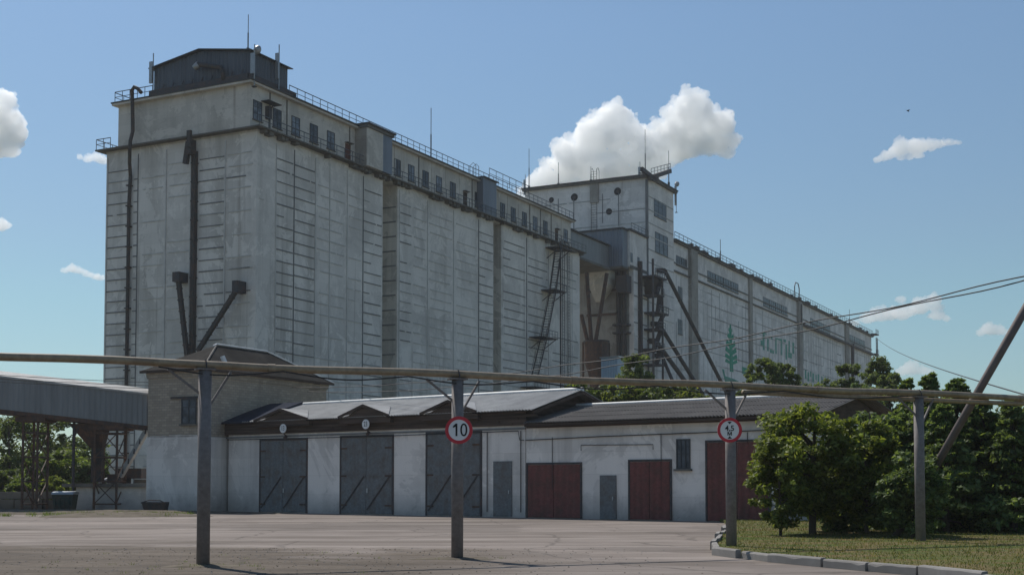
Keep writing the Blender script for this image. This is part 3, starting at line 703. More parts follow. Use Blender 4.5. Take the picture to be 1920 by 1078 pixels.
# cyclone hung in the gap
cyc = thing('dust_cyclone', 'rusty dust hopper and its slanting ducts between the elevator and the tower', 'hopper', A.w((Lend + 8, 4, 0)), A.ang)
fc = Frame((A.w((Lend + 8, 4, 0)).x, A.w((Lend + 8, 4, 0)).y), ANG)
t_, z1 = fc.tz(1118, 642, 0); _, z0 = fc.tz(1118, 676, 0)
b = MB(); b.tube([(0, t_, z0), (0, t_, z1)], 2.0, M['rusty'], 20); b.tube([(0, t_, z1), (0, t_, z1 + .25)], 2.15, M['steel'], 20); b.build('drum', cyc)
b = MB(); b.tube([(0, t_, z0 - 5), (0, t_, z0)], .5, M['rusty'], 20, True, 2.0); b.build('cone', cyc)
for xa, ya, xb, yb in ((1100, 512, 1109, 645), (1138, 512, 1116, 645), (1090, 590, 1104, 650)):
    pa, pb = fc.tz(xa, ya, .2), fc.tz(xb, yb, .2); b = MB(); b.tube([(.2, pa[0], pa[1]), (.2, pb[0], pb[1])], .32, M['rusty'], 10); b.build('duct', cyc)
b = MB()
for dx, dy in ((-1.6, -1.6), (1.6, -1.6), (-1.6, 1.6), (1.6, 1.6)): b.beam((dx, t_ + dy, 0), (dx, t_ + dy, z1), .25, .25, M['rusty'])
b.build('stand', cyc)
pb0 = at(1149, 672, 190); q = A.loc(pb0)
pbx = thing('site_hut', 'pale blue sheet-metal hut standing behind the garages', 'hut', A.w((q.x, q.y, 0)), A.ang)
b = MB(); b.corr((-1.3, -1.3, 0), (0, 1, 0), 2.6, (0, 0, pb0.z), .4, .04, (-1, 0, 0), M['pale']); b.box(-1.25, 1.3, -1.28, 1.28, 0, pb0.z - .02, M['pale']); b.build('body', pbx)
b = MB(); b.prism([(-1.5, -1.5, pb0.z), (-1.5, 1.5, pb0.z), (-1.5, 1.5, pb0.z + .12), (-1.5, -1.5, pb0.z + .25)], (3, 0, 0), M['galv']); b.build('roof', pbx)

# ================================================================== far silo building
fo = A.w((s1262, 0, 0)); X2 = s1262
fs = thing('silo_building', 'far long white silo building with a faded green tree emblem painted on its wall', 'silo building', fo, A.ang)
LC = s1635 - X2; ZR = (ZC + ZC0) / 2
SZ = lambda x, y, t=0.0: (A.sz(x, y, t)[0] - X2, A.sz(x, y, t)[1])
_, zcor = SZ(1400, 567)
b = MB(); b.box(0.02, LC, 0, 24, 0, ZR, M['white_far'])
s_ = 2.0
while s_ < LC - 1:
    if rnd.random() < .9:
        z0_ = rnd.uniform(0, 14)
        while z0_ < zcor - 4: z1_ = min(zcor - .5, z0_ + rnd.uniform(5, 18)); b.box(s_ - .06, s_ + .06, -.06, 0, z0_, z1_, M['joint_mid'] if rnd.random() < .5 else M['joint_soft']); z0_ = z1_ + rnd.uniform(.5, 6)
    s_ += 2.6
z = 2
while z < zcor - 1:
    for k in range(14):
        a = rnd.uniform(0, LC); c = min(LC, a + rnd.uniform(3, 22)); b.box(a, c, -.05, 0, z, z + .13, M['joint_soft'] if rnd.random() < .45 else M['joint_mid'])
    for xx in (1385, 1398, 1492, 1508, 1572):   # stronger courses beside the pilasters
        a = SZ(xx, 600)[0]; b.box(a - 2.5, a + 2.5, -.07, 0, z, z + .16, M['joint'] if rnd.random() < .6 else M['joint_soft'])
    z += 2.36
b.build('silo_wall', fs)
b = MB(); b.box(-.0, LC + .2, -.35, 0, zcor, zcor + .25, M['slab']); b.box(0, LC + .2, -.22, 0, zcor + 1.6, zcor + 1.8, M['joint']); b.build('cornice', fs)
b = MB(); b.box(0, LC + .5, -.6, 24.5, ZR, ZR + .3, M['slab']); b.box(0, LC + .6, -.8, 24.6, ZR + .3, ZR + .5, M['roofing'])
for k in range(26): a = rnd.uniform(4, LC - 4); b.box(a, a + rnd.uniform(.8, 3), -.9, .4, ZR + .3, ZR + rnd.uniform(.7, 1.0), M['roofing'])
b.build('roof', fs)
b = MB(); railing(b, [(0, -.5, ZR + .5), (LC, -.5, ZR + .5)], 1.3, 2.4, .05); b.build('roof_railing', fs)
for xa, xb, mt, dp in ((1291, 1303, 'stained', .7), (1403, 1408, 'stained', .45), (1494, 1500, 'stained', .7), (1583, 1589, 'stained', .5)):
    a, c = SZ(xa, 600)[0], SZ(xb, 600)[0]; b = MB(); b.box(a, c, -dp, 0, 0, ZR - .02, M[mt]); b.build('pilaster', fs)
for (xa, xb, ya, yb, nn) in ((1267, 1288, 478, 496, 2), (1326, 1384, 507, 526, 4), (1430, 1476, 556, 573, 4), (1519, 1556, 596, 611, 3), (1591, 1622, 626, 640, 3)):
    a, z1 = SZ(xa, ya); c, _ = SZ(xb, yb); _, z0 = SZ(xa, yb); wd = (c - a) / nn
    for k in range(nn): window(fs, a + wd * k + .1, a + wd * (k + 1) - .1, z0, z1, 0, cols=3, rows=2)
for x, y in ((1275, 552), (1275, 613)):
    a, z_ = SZ(x, y); window(fs, a - 1.2, a + 1.2, z_ - 1.4, z_ + 1.4, 0, cols=2, rows=3)
# emblem and lettering painted on the wall
def wallpoly(b, pix, mat, d=.05):
    P = [(SZ(x, y)[0], -d, SZ(x, y)[1]) for x, y in pix]; b.prism(P, (0, d - .004, 0), mat)
def em(u, v): return (1357 + u / 1437 * 200 * 1.0 - 27, 590 + v / 7.185)
b = MB(); q = lambda u, v: (1330 + u / 7.185, 590 + v / 7.185)
wallpoly(b, [q(274, 130), q(286, 130), q(300, 250), q(322, 770), q(276, 765), q(266, 250)], M['green'])
for v, hw, ln in ((170, 26, 80), (235, 44, 110), (330, 62, 120), (420, 76, 120), (515, 84, 100), (590, 84, 80)):
    cx = 280 + (v - 130) * .03
    wallpoly(b, [q(cx - 4, v + ln * .55), q(cx - 4, v + ln), q(cx - hw, v + ln * .5), q(cx - hw * .85, v)], M['green'], .056 + v * 1e-5)
    wallpoly(b, [q(cx + 4, v + ln * .65), q(cx + 4, v + ln * 1.1), q(cx + hw, v + ln * .72), q(cx + hw * .85, v + ln * .2)], M['green'], .058 + v * 1e-5)
b.build('painted_emblem', fs)
for P_, mt in (([q(170, 730), q(195, 735), q(212, 825), q(330, 865), q(400, 900), q(210, 900)], 'greenfade'), ([q(440, 700), q(560, 735), q(560, 830), q(440, 790)], 'green'), ([q(760, 760), q(830, 790), q(1120, 880), q(1120, 930), q(760, 860)], 'greenfade')):
    b = MB(); wallpoly(b, P_, M[mt]); b.build('painted_band', fs)
# faded letters: only their strokes can still be made out
for u0, u1, v0, v1 in ((690, 722, 340, 410), (722, 742, 235, 470), (700, 721, 232, 252), (743, 768, 240, 258), (778, 797, 320, 485), (815, 868, 465, 508), (830, 850, 300, 330), (885, 905, 310, 520), (906, 958, 312, 332), (960, 980, 322, 540), (998, 1030, 325, 362), (1025, 1045, 400, 600), (1066, 1084, 350, 498), (1060, 1110, 502, 575), (1116, 1140, 370, 520)):
    b = MB(); wallpoly(b, [q(u0, v0), q(u1, v0 + (u1 - u0) * .35), q(u1, v1 + (u1 - u0) * .35), q(u0, v1)], M['greenfade']); b.build('letter_stroke', fs)
for x0, x1, y0, y1 in ((1509, 1512, 693, 709), (1514, 1517, 697, 714), (1519, 1521, 696, 706), (1523, 1526, 699, 716), (1529, 1531, 702, 712), (1533, 1536, 701, 718), (1540, 1542, 705, 716), (1546, 1549, 706, 720)):
    b = MB(); wallpoly(b, [(x0, y0), (x1, y0 + 1), (x1, y1 + 1), (x0, y1)], M['greenfade']); b.build('letter_stroke', fs)
# fire ladder on the far end
b = MB(); s_e = LC + .2
for z_ in (SZ(1640, 632)[1] + .6, SZ(1640, 665)[1], SZ(1640, 689)[1]): b.box(LC, LC + 4.2, -1.5, 3, z_ - .3, z_, M['steel']); railing(b, [(LC, -1.4, z_), (LC + 4.2, -1.4, z_)], 1.2, 1.4, .06)
for q_ in (2.2, 4.0): b.beam((LC + q_ - .8, -1.2, ZR), (LC + q_ + 1.4, -1.2, 4), .22, .22, M['steel'])
z = 12
while z < ZR: b.beam((LC + 1.2 + (ZR - z) * .05, -1.2, z), (LC + 3.2 + (ZR - z) * .05, -1.2, z), .12, .12, M['steel']); z += 1.0
b.build('fire_stair', fs)
b = MB(); a = SZ(1590, 620)[0]; c = SZ(1500, 580)[0]
b.beam((c, -.9, zcor + .1), (LC, -.9, zcor + .1), .4, .5, M['pipe_dark']); b.tube([(a + 1.5, -.9, 0), (a + 1.5, -.9, zcor + .5)], .5, M['pipe_dark'], 8); b.tube([(c - 1.8, -.7, zcor), (c - 1.8, -.7, zcor + 5)], .25, M['steel'], 8); b.build('pipe_run', fs)
a = SZ(1490, 550)[0]; b = MB(); b.tube([(a, 0, ZR), (a, 0, ZR + 3.5), (a + 1, 0, ZR + 4.6), (a + 3.4, 0, ZR + 4.6), (a + 4.4, 0, ZR + 3.5), (a + 4.4, 0, ZR)], .13, M['rail'], 6); b.build('roof_hoop', fs)

# ------------------------------------------------------------------ rods and antennas
def rod(x, y0, y1, P, label, r=.05):
    """P: ground point (world xy); y0 top pixel, y1 foot pixel"""
    Y = P[1]; a = at(x, y1, Y); t = at(x, y0, Y)
    b = MB(); b.tube([(0, 0, -.6), (0, 0, (t.z - a.z) * .5)], r * 1.3, M['rail'], 6); b.tube([(0, 0, (t.z - a.z) * .5), (0, 0, t.z - a.z)], r * .7, M['rail'], 6); b.tube([(0, 0, -.6), (0, 0, .3)], r * 3, M['rail'], 6)
    o = b.build('lightning_rod'); o.location = a; tag(o, label, 'rod', 'rods and aerials on the roofs'); return o
def wp(s, t): v = A.w((s, t, 0)); return (v.x, v.y)
rod(465, 28, 96, wp(2, 2), 'tall thin rod beside the dish on the dark roof house', .06)
rod(808, 203, 302, wp(A.sz(808, 300, 3)[0], 3), 'tall lone thin rod halfway along the elevator roof railing', .07)
for x, y0, y1, lab in ((992, 279, 352, 'thin rod over the near left corner of the square tower'), (1047, 305, 347, 'faint thin rod on the tower roof over the first round opening'), (1108, 313, 340, 'short rod by the ladder hoops of the square tower'), (1210, 243, 332, 'tallest rod on the square tower above its corner'), (1254, 283, 345, 'thin rod at the end of the roof gantry on the tower')):
    rod(x, y0, y1, wp(s1212 + 2, A.tz(x, 340, s1212 + 2)[0] if x < 1215 else 1), lab, .07)
for x, y0, y1, lab in ((1351, 449, 492, 'thin rod on the far silo roof nearest the square tower'), (1445, 527, 545, 'thin rod midway along the far silo roof'), (1593, 580, 612, 'thin rod near the far end of the silo roof')):
    rod(x, y0, y1, wp(A.sz(x, y1, 2)[0], 2), lab, .09)
def panel_ant(x, y0, y1, s_, t_, label, n=1, dish=False):
    P = A.w((s_, t_, 0)); Y = P.y; a = at(x, y1, Y); h = at(x, y0, Y).z - a.z
    r = thing('antenna', label, 'antenna', a, A.ang, 'rods and aerials on the roofs')
    b = MB(); b.tube([(0, 0, -1.2), (0, 0, h + 1.0)], .06, M['galv'], 8); b.box(-.2, .2, -.2, .2, -1.3, -1.2, M['steel']); b.build('mast', r)
    b = MB(); b.box(-.42, -.2, -.2, .2, 0, h, M['galv']); b.box(-.2, -.06, -.06, .06, .2, .3, M['steel']); b.box(-.2, -.06, -.06, .06, h - .4, h - .3, M['steel']); b.build('panel', r)
    if dish:
        b = MB(); V = []; n_ = 16
        b.tube([(.1, 0, h + .55), (.22, 0, h + .55), (.42, 0, h + .55), (.44, 0, h + .55)], [.1, .34, .5, .5], M['galv'], n_); b.build('dish', r, True)
    return r
panel_ant(287, 118, 158, -.6, A.tz(287, 140, -.6)[0], 'grey panel antenna at the left edge of the dark roof house')
panel_ant(477, 102, 140, -1.1, .2, 'pale panel antenna with a dish at the corner of the roof house', 1, True)
panel_ant(523, 102, 150, A.sz(523, 140, .1)[0], .1, 'grey panel antenna at the right side of the roof house')
panel_ant(985, 338, 366, s1212 + .5, TB + .3, 'small grey antenna on the left edge of the square tower', 1)
panel_ant(1268, 350, 386, s1262 + 1.0, -1.0, 'antenna bracket hanging on the right corner of the square tower', 1, True)
panel_ant(1200, 314, 330, s1212 + .5, A.tz(1200, 330, s1212 + .5)[0], 'small white antenna beside the roof gantry of the tower', 1)

# ================================================================== brick tower
ct = at(378, 800, 84.0); T = Frame((ct.x, ct.y), ANG)
br = thing('brick_tower', 'grey brick receiving tower with a hipped slate roof behind the first pipe post', 'brick tower', T.o, ANG)
tW, _ = T.tz(277, 800, 0); tL, _ = T.sz(612, 730, 0); _, zE = T.sz(378, 691, 0); tL = min(tL, 14.5)
_, zP = T.sz(378, 818, 0)
print('brick', tW, tL, zE, zP)
b = MB(); b.box(0, tL, 0, tW, zP, zE, M['brick']); b.box(-.03, tL + .03, -.03, tW + .03, 0, zP, M['plaster'])
for k in range(30): a = rnd.uniform(0, tW - .5); b.box(-.031, 0, a, a + rnd.uniform(.3, .9), zP, zP + rnd.uniform(.02, .14), M['plaster'])
for k in range(5): b.box(-.08 - .03 * k, tL + .05 + .02 * k, -.08 - .03 * k, tW + .08, zE - .5 + .1 * k + .0, zE - .5 + .1 * k + .098, M['brick'])
b.build('brick_wall', br)
sr0, sr1 = 4.15, tL - 4.15; zr = T.tz(405, 647, 4.15)[1]; tm = tW / 2; e = .4
_, zr = A.tz(405, 647, A.loc(T.w((4.15, tm, 0))).x)
b = MB(); V = [(-e, -e, zE), (tL + e, -e, zE), (tL + e, tW + e, zE), (-e, tW + e, zE), (sr0, tm, zr), (sr1, tm, zr)]
b.add(V, [(0, 1, 5, 4), (1, 2, 5), (2, 3, 4, 5), (3, 0, 4), (0, 3, 2, 1)], M['slate_dark'])
b.box(-e - .02, tL + e + .02, -e - .02, -e + .1, zE - .14, zE + .02, M['wood']); b.box(-e - .02, -e + .1, -e + .1, tW + e, zE - .14, zE + .02, M['wood'])
ro = b.build('hipped_roof', br)
b = MB(); b.tube([(sr0 - .5, tm - .1, zr - .12), (sr0, tm, zr + .06), (sr1, tm, zr + .06)], .07, M['ridge'], 8); b.tube([(sr1, tm, zr + .05), (tL + e, -e, zE + .03)], .05, M['ridge'], 6); b.tube([(sr0, tm, zr + .02), (-e, -e, zE + .0)], .06, M['slate'], 6); b.build('ridge_cap', ro)
t0, z1 = T.tz(369, 747, 0); t1, z0 = T.tz(341, 795, 0); window(br, min(t0, t1), max(t0, t1), z0, z1, -.03, 's', 2, 3)
b = MB(); b.box(-.12, 0, min(t0, t1) - .2, max(t0, t1) + .9, z1 + .02, z1 + .16, M['steel']); b.build('lintel', br)
v0, v1 = T.loc(at(426, 690, 85.6)), T.loc(at(417, 668, 85.6)); b = MB(); b.tube([v0, v1], .16, M['ridge'], 12); b.build('vent_pipe', ro)

# ================================================================== garages
p1 = at(429, 815, 86.0); p2 = at(985, 797, 70.9)
SA = math.atan2(p2.y - p1.y, p2.x - p1.x); G = Frame((p1.x, p1.y), SA)
LQ = (Vector((p2.x, p2.y)) - Vector((p1.x, p1.y))).length
zF = G.sz(985, 797)[1]; zE2 = G.sz(985, 769, -.5)[1]; bR = 4.2
q = G.loc(at(1068, 733, 74.2)); bR = q.y; zRd = q.z
print('garage', LQ, zF, zE2, bR, zRd, G.sz(430, 816)[1])
ga = thing('garage_row', 'white garage block with dark boarded frieze, three small gables and silvery sheet roof', 'garage', G.o, SA)
b = MB(); b.box(0, LQ, 0, bR * 2, 0, zF, M['plaster']); b.box(-.3, LQ + .02, -.06, -.002, zF - .22, zF - .12, M['joint']); b.build('wall', ga)
b = MB(); b.box(-.3, LQ + .12, -.14, .0, zF, zE2 - .02, M['wood'])
b.box(-.2, LQ + .1, .0, bR * 2, zF + .001, zE2 - .05, M['wood'])
b.prism([(LQ + .1, -.1, zE2 - .05), (LQ + .1, bR * 2, zE2 - .05), (LQ + .1, bR, zRd - .06)], (-.12, 0, 0), M['wood'])
b.prism([(-.2, -.1, zE2 - .05), (-.2, bR * 2, zE2 - .05), (-.2, bR, zRd - .06)], (.12, 0, 0), M['wood'])
for k in range(70):     # plank ends proud of the frieze
    a = rnd.uniform(-.2, LQ - 2); zz = zF + .02 + rnd.randrange(5) * (zE2 - zF - .06) / 5; b.box(a, a + rnd.uniform(1, 4), -.17 - rnd.uniform(0, .02), -.14, zz + .01, zz + (zE2 - zF - .06) / 5 - .01, M['wood'])
b.build('board_frieze', ga)
qs = G.sz(477, 784, -.5)[0]          # tar-felt section ends here
ov = .5
b = MB(); sl = Vector((0, bR + ov, zRd - zE2))
nr = Vector((0, -(zRd - zE2), bR + ov)).normalized()
b.corr((qs - 1.2, -ov, zE2), (1, 0, 0), LQ + .9 - qs + 1.2, sl, .22, .045, nr, M['tin'])
b.corr((qs - 1.2, bR * 2 + ov, zE2), (1, 0, 0), LQ + .9 - qs + 1.2, (0, -bR - ov, zRd - zE2), .22, .045, (0, zRd - zE2, bR + ov), M['tin'])
rf = b.build('sheet_roof', ga, False, .03)
b = MB(); b.prism([(-.7, -ov, zE2 + .06), (-.7, bR, zRd + .22), (-.7, bR * 2 + ov, zE2 + .06), (-.7, bR * 2 + ov, zE2 - .06), (-.7, bR, zRd + .08), (-.7, -ov, zE2 - .06)], (qs + .2, 0, 0), M['tar']); b.build('felt_roof', ga)
b = MB(); b.tube([(qs - .4, bR, zRd + .06), (LQ + .95, bR, zRd + .06)], .13, M['ridge'], 10); b.build('ridge_cap', rf)  # rounded pale tube stands in for the sun's glint along the ridge
b = MB(); b.prism([(LQ + .9, -ov, zE2 - .22), (LQ + .9, -ov, zE2 - .04), (LQ + .9, bR, zRd - .03), (LQ + .9, bR, zRd - .2)], (.06, 0, 0), M['wood']); b.prism([(LQ + .9, bR * 2 + ov, zE2 - .22), (LQ + .9, bR * 2 + ov, zE2 - .04), (LQ + .9, bR, zRd - .03), (LQ + .9, bR, zRd - .2)], (.06, 0, 0), M['wood']); b.build('barge_board', rf)
for (xp, yp, hw) in ((526, 764, 2.5), (681, 756, 2.1), (840, 744, 2.1)):
    c = G.sz(xp, yp, -.6)[0]; gh = .62; z0 = zE2 + .03; yb = -ov + gh / ((zRd - zE2) / (bR + ov)) + .1
    b = MB(); P, Lp, Rp, Bp = (c, -.62, z0 + gh), (c - hw, -.62, z0 - .03), (c + hw, -.62, z0 - .03), (c, yb, z0 + gh)
    go = bpy.data.objects.new('x', None); bpy.data.objects.remove(go)
    for tri in ((Lp, P, Bp), (P, Rp, Bp)):
        b.prism([(v[0], v[1], v[2] + .07) for v in tri], (0, 0, .05), M['tin'] if c > qs else M['tar'])
    g = b.build('gable', ga)
    b = MB(); b.prism([(c - hw + .2, -.5, z0 - .1), (c + hw - .2, -.5, z0 - .1), (c, -.5, z0 + gh - .02)], (0, .1, 0), M['wood'])
    for sg in (-1, 1): b.beam((c + sg * hw, -.64, z0 + .0), (c, -.64, z0 + gh + .05), .05, .16, M['wood'])
    b.box(c - hw, c + hw, -.5, -.14, zF + (zE2 - zF) * .55, z0 - .1, M['wood'])
    b.build('boards', g)
def gate(parent, x0, x1, ytop, mat='gate', zt=None, leaves=2, off=0.0):
    a, z1 = G.sz(x0, ytop); c, _ = G.sz(x1, ytop); zt = zt or z1
    b = MB(); b.box(a - .12, c + .12, -.06 - off, -.002 - off, zt, zt + .14, M['steel']); b.box(a - .12, a, -.06 - off, -.002 - off, .02, zt, M['steel']); b.box(c, c + .12, -.06 - off, -.002 - off, .02, zt, M['steel'])
    gt = b.build('gate', parent)
    for k in range(leaves):
        u0 = a + (c - a) * k / leaves + .02; u1 = a + (c - a) * (k + 1) / leaves - .02
        l = MB(); l.corr((u0, -.05 - off, .06), (1, 0, 0), u1 - u0, (0, 0, zt - .1), .4, .025, (0, -1, 0), M[mat]); l.box(u0, u1, -.045 - off, -.004 - off, .05, zt - .02, M[mat])
        l.beam((u0 + .1, -.09 - off, .3), (u1 - .1, -.09 - off, zt * .5), .05, .08, M['steel']); l.box(u0, u1, -.1 - off, -.05 - off, zt * .5 - .05, zt * .5 + .05, M[mat])
        for hz in (.12, .5, .86): l.box((u0 if k == 0 else u1 - .5), (u0 + .5 if k == 0 else u1), -.105 - off, -.08 - off, zt * hz - .05, zt * hz + .05, M['rusty'])
        if k == 1: l.box(u0 + .08, u0 + .2, -.14 - off, -.09 - off, zt * .28, zt * .34, M['galv'])
        lo = l.build('gate_leaf', gt)
    return gt
gate(ga, 490, 575, 827); gate(ga, 641, 736, 821); gate(ga, 802, 901, 814)
a = G.sz(943, 860)[0]; b = MB(); b.box(a - .65, a + .65, -.05, -.002, .05, 3.1, M['gate']); d = b.build('door', ga); b = MB(); b.box(a + .45, a + .52, -.12, -.051, 1.3, 1.5, M['galv']); b.build('handle', d)
b = MB()
b.tube([(0, -.12, zF - .3), (LQ * .55, -.12, zF - .36), (LQ - .4, -.12, zF - .3), (LQ - .3, -.12, zF - .8), (LQ, -.12, zF - .82)], .025, M['cable'], 5)
for x in (915, 978): a = G.sz(x, 820)[0]; b.tube([(a, -.08, .3), (a, -.08, zF - .3)], .03, M['steel'], 5)
b.build('conduit', ga)
for (x, y, tx, lab) in ((531, 803, '13', 'small round white number plate under the garage gable nearest the brick tower'), (686, 795, '23', 'small round white number plate under the middle garage gable')):
    a, z_ = G.sz(x, y, -.56); sg = thing('number_plate', lab, 'sign', G.w((a, -.56, z_)), SA, 'round number plates on the garages')
    b = MB(); b.tube([(0, .02, 0), (0, -.03, 0)], .29, M['signwhite'], 24); b.build('disc', sg)
    text(tx, .42, sg, (0, -.036, 0), (PI / 2, 0, 0), M['signblack'], .003, 'digits', .75)
    b = MB(); b.tube([(0, .0, -.28), (0, .30, -.5)], .04, M['steel'], 6); b.tube([(0, .28, -.48), (0, .12, -.6)], .11, M['steel'], 8); b.build('lamp', sg)
# long low wing
Rw = 4.5; LW = 17.0; zEw, zRw = 5.12, 6.28
wg = thing('garage_wing', 'long low white wing of the garages under a dark corrugated slate roof', 'garage wing', G.w((LQ, 0, 0)), SA)
b = MB(); b.box(.03, LW, .03, 9, 0, zEw - .2, M['plaster']); b.prism([(LW, .03, zEw - .2), (LW, 9, zEw - .2), (LW, Rw, zRw - .1)], (-.2, 0, 0), M['wood']); b.box(.1, LW, -.02, .03, zEw - .24, zEw - .12, M['wood']); b.build('wall', wg)
b = MB(); b.corr((.25, -.55, zEw), (1, 0, 0), LW + .45, (0, Rw + .55, zRw - zEw), .2, .05, (0, -(zRw - zEw), Rw + .55), M['slate']); b.corr((.25, 9.55, zEw), (1, 0, 0), LW + .45, (0, -9.55 + Rw, zRw - zEw), .2, .05, (0, zRw - zEw, 5), M['slate'])
rw = b.build('slate_roof', wg, False, .03)
b = MB()
for k in range(3):
    f = .25 + k * .26; b.corr((.3, -.55 + (Rw + .55) * f, zEw + (zRw - zEw) * f + .02), (1, 0, 0), LW + .35, (0, .22, .22 * (zRw - zEw) / (Rw + .55)), .2, .05, (0, -.2, 1), M['slate'])
b.build('lap_course', rw, False, .025)
b = MB(); b.tube([(.3, Rw, zRw + .05), (LW + .75, Rw, zRw + .05)], .11, M['ridge'], 10); b.build('ridge_cap', rw)
b = MB(); b.box(.3, LW + .6, -.5, -.44, zEw - .18, zEw - .04, M['wood']); b.build('fascia', rw)
gq = lambda x, y=840: G.sz(x, y)[0] - LQ
a, c = gq(1268), gq(1294); window(wg, a, c, 2.6, 4.1, .03, cols=3, rows=2)
for x0, x1, mt, zt in ((1326, 1440, 'gate_red', 3.9), (1181, 1256, 'gate_red', 3.0), (990, 1088, 'gate_red', 2.9)):
    a, c = gq(x0), gq(x1); b = MB(); b.box(a - .1, a, -.04, .028, .02, zt + .1, M['steel']); b.box(c, c + .1, -.04, .028, .02, zt + .1, M['steel']); b.box(a, c, -.04, .028, zt, zt + .1, M['steel']); gt = b.build('gate', wg)
    for k in range(2):
        u0 = a + (c - a) * k / 2 + .02; u1 = a + (c - a) * (k + 1) / 2 - .02; l = MB(); l.corr((u0, -.03, .05), (1, 0, 0), u1 - u0, (0, 0, zt - .07), .4, .025, (0, -1, 0), M[mt]); l.box(u0, u1, -.025, .025, .04, zt - .02, M[mt]); l.build('gate_leaf', gt)
a = gq(1140); b = MB(); b.box(a - .5, a + .5, -.04, .028, .02, 2.3, M['gate']); d = b.build('door', wg); b = MB(); b.box(a + .3, a + .36, -.1, -.041, 1.0, 1.2, M['galv']); b.build('handle', d)
b = MB(); b.tube([(.05, -.05, zF - .82), (LW * .3, -.05, zF - .72), (LW * .9, -.05, zF - .62)], .025, M['cable'], 5)
for x in (1036, 1240, 1402): b.tube([(gq(x), -.03, 1.5), (gq(x), -.03, zF - .7)], .02, M['cable'], 5)
b.tube([(gq(1090), -.03, 3.6), (gq(1090), -.03, 3.9), (gq(1225), -.03, 3.85), (gq(1225), -.03, 3.6)], .02, M['cable'], 5)
b.build('conduit', wg)

# ================================================================== left: conveyor gallery
g0 = at(279, 738, 86.5); g1 = at(-160, 686, 83.0)
gv = thing('conveyor_gallery', 'inclined grey corrugated conveyor gallery running into the brick tower', 'conveyor gallery', (g0.x, g0.y, g0.z), 0)
d = Vector(g1) - Vector(g0); dh = Vector((d.x, d.y, 0)).normalized(); nb = Vector((dh.y, -dh.x, 0));
if nb.y < 0: nb = -nb
Lg_ = d.length; dn = d.normalized(); hG = 2.15
b = MB(); b.corr((0, 0, 0), dn, Lg_, (0, 0, -hG), .34, .04, -nb, M['cladding_light']); b.corr(tuple(nb * 2.2), dn, Lg_, (0, 0, -hG), .34, .04, nb, M['cladding_light'])
b.build('side_cladding', gv, False, .02)
b = MB(); P0 = Vector((0, 0, 0))
pr = [P0 - nb * .12 + Vector((0, 0, .02)), P0 + nb * 1.1 + Vector((0, 0, .42)), P0 + nb * 2.35 + Vector((0, 0, .02)), P0 + nb * 2.35 + Vector((0, 0, -.08)), P0 + nb * 1.1 + Vector((0, 0, .3)), P0 - nb * .12 + Vector((0, 0, -.1))]
b.prism(pr, dn * Lg_, M['tin']); b.build('roof', gv)
b = MB(); b.prism([P0 + Vector((0, 0, -hG)) - nb * .06, P0 + Vector((0, 0, -hG)) + nb * 2.26, P0 + Vector((0, 0, -hG - .28)) + nb * 2.26, P0 + Vector((0, 0, -hG - .28)) - nb * .06], dn * Lg_, M['rusty']); b.build('floor_beam', gv)
def gal_z(x):   # underside of the gallery over world x
    k = (x - g0.x) / d.x; return g0.z + d.z * k - hG - .28, g0.y + d.y * k
def trestle(xpx, wpx, label):
    Yb = 85.6; xl = at(xpx, 900, Yb).x; wd = wpx / F * Yb; zt, yy = gal_z(xl + wd / 2)
    r = thing('trestle', label, 'trestle', (xl + wd / 2, yy + 1.1, 0), 0, 'trestles carrying the conveyor gallery')
    h = wd / 2; dpt = .95; L4 = [(-h, -dpt), (h, -dpt), (h, dpt), (-h, dpt)]
    for (x, y) in L4:
        b = MB(); b.beam((x, y, 0), (x, y, zt - .02), .13, .13, M['rusty']); b.box(x - .2, x + .2, y - .2, y + .2, 0, .06, M['concrete']); b.build('leg', r)
    b = MB(); zs = [.5, 2.0, 3.6, 5.2]; zs = [z for z in zs if z < zt - .3]
    for z in zs:
        for i in range(4): a, c = L4[i], L4[(i + 1) % 4]; b.beam((*a, z), (*c, z), .08, .1, M['rusty'])
    for z0_, z1_ in zip(zs[:-1], zs[1:]):
        for i in range(4):
            a, c = L4[i], L4[(i + 1) % 4]; b.beam((*a, z0_), (*c, z1_), .06, .06, M['rusty'])
            if i % 2 == 0 and z0_ < 1: b.beam((*c, z0_), (*a, z1_), .06, .06, M['rusty'])
    b.build('bracing', r); b = MB(); b.box(-h - .5, h + .5, -dpt - .15, dpt + .15, zt - .3, zt, M['rusty']); b.build('head_beam', r)
trestle(50, 27, 'rusty lattice trestle under the gallery standing in the trees at its left'); trestle(173, 42, 'rusty lattice trestle under the gallery standing next to the white ramp')
zt, yy = gal_z(at(138, 900, 86).x); c = at(138, 900, 86)
b = MB(); b.tube([(0, 0, 0), (0, 0, zt)], .1, M['steel'], 8); b.tube([(0, 0, zt - 1.0), (.35, 0, zt - .3), (1.6, 0, zt - .05)], .08, M['steel'], 8); b.box(-.25, .25, -.25, .25, 0, .08, M['concrete'])
o = b.build('steel_column'); o.location = (c.x, yy + .6, 0); tag(o, 'thin dark steel column under the gallery between the two trestles', 'column')
c = at(172, 900, 86.5); zt, yy = gal_z(c.x)
hp = thing('chute', 'dark tapering steel chute hanging below the conveyor gallery', 'chute', (c.x, yy + 1.1, 0))
b = MB()
V = [(-1.4, -.9, zt), (.9, -.9, zt), (.9, .9, zt), (-1.4, .9, zt), (-.1, -.3, zt - 1.6), (.7, -.3, zt - 1.6), (.7, .3, zt - 1.6), (-.1, .3, zt - 1.6)]
b.add(V, [(0, 1, 5, 4), (1, 2, 6, 5), (2, 3, 7, 6), (3, 0, 4, 7), (0, 3, 2, 1), (4, 5, 6, 7)], M['rusty']); b.build('funnel', hp)
b = MB(); b.box(-.05, .65, -.25, .25, 1.95, zt - 1.6, M['pipe_dark']); b.build('duct', hp)
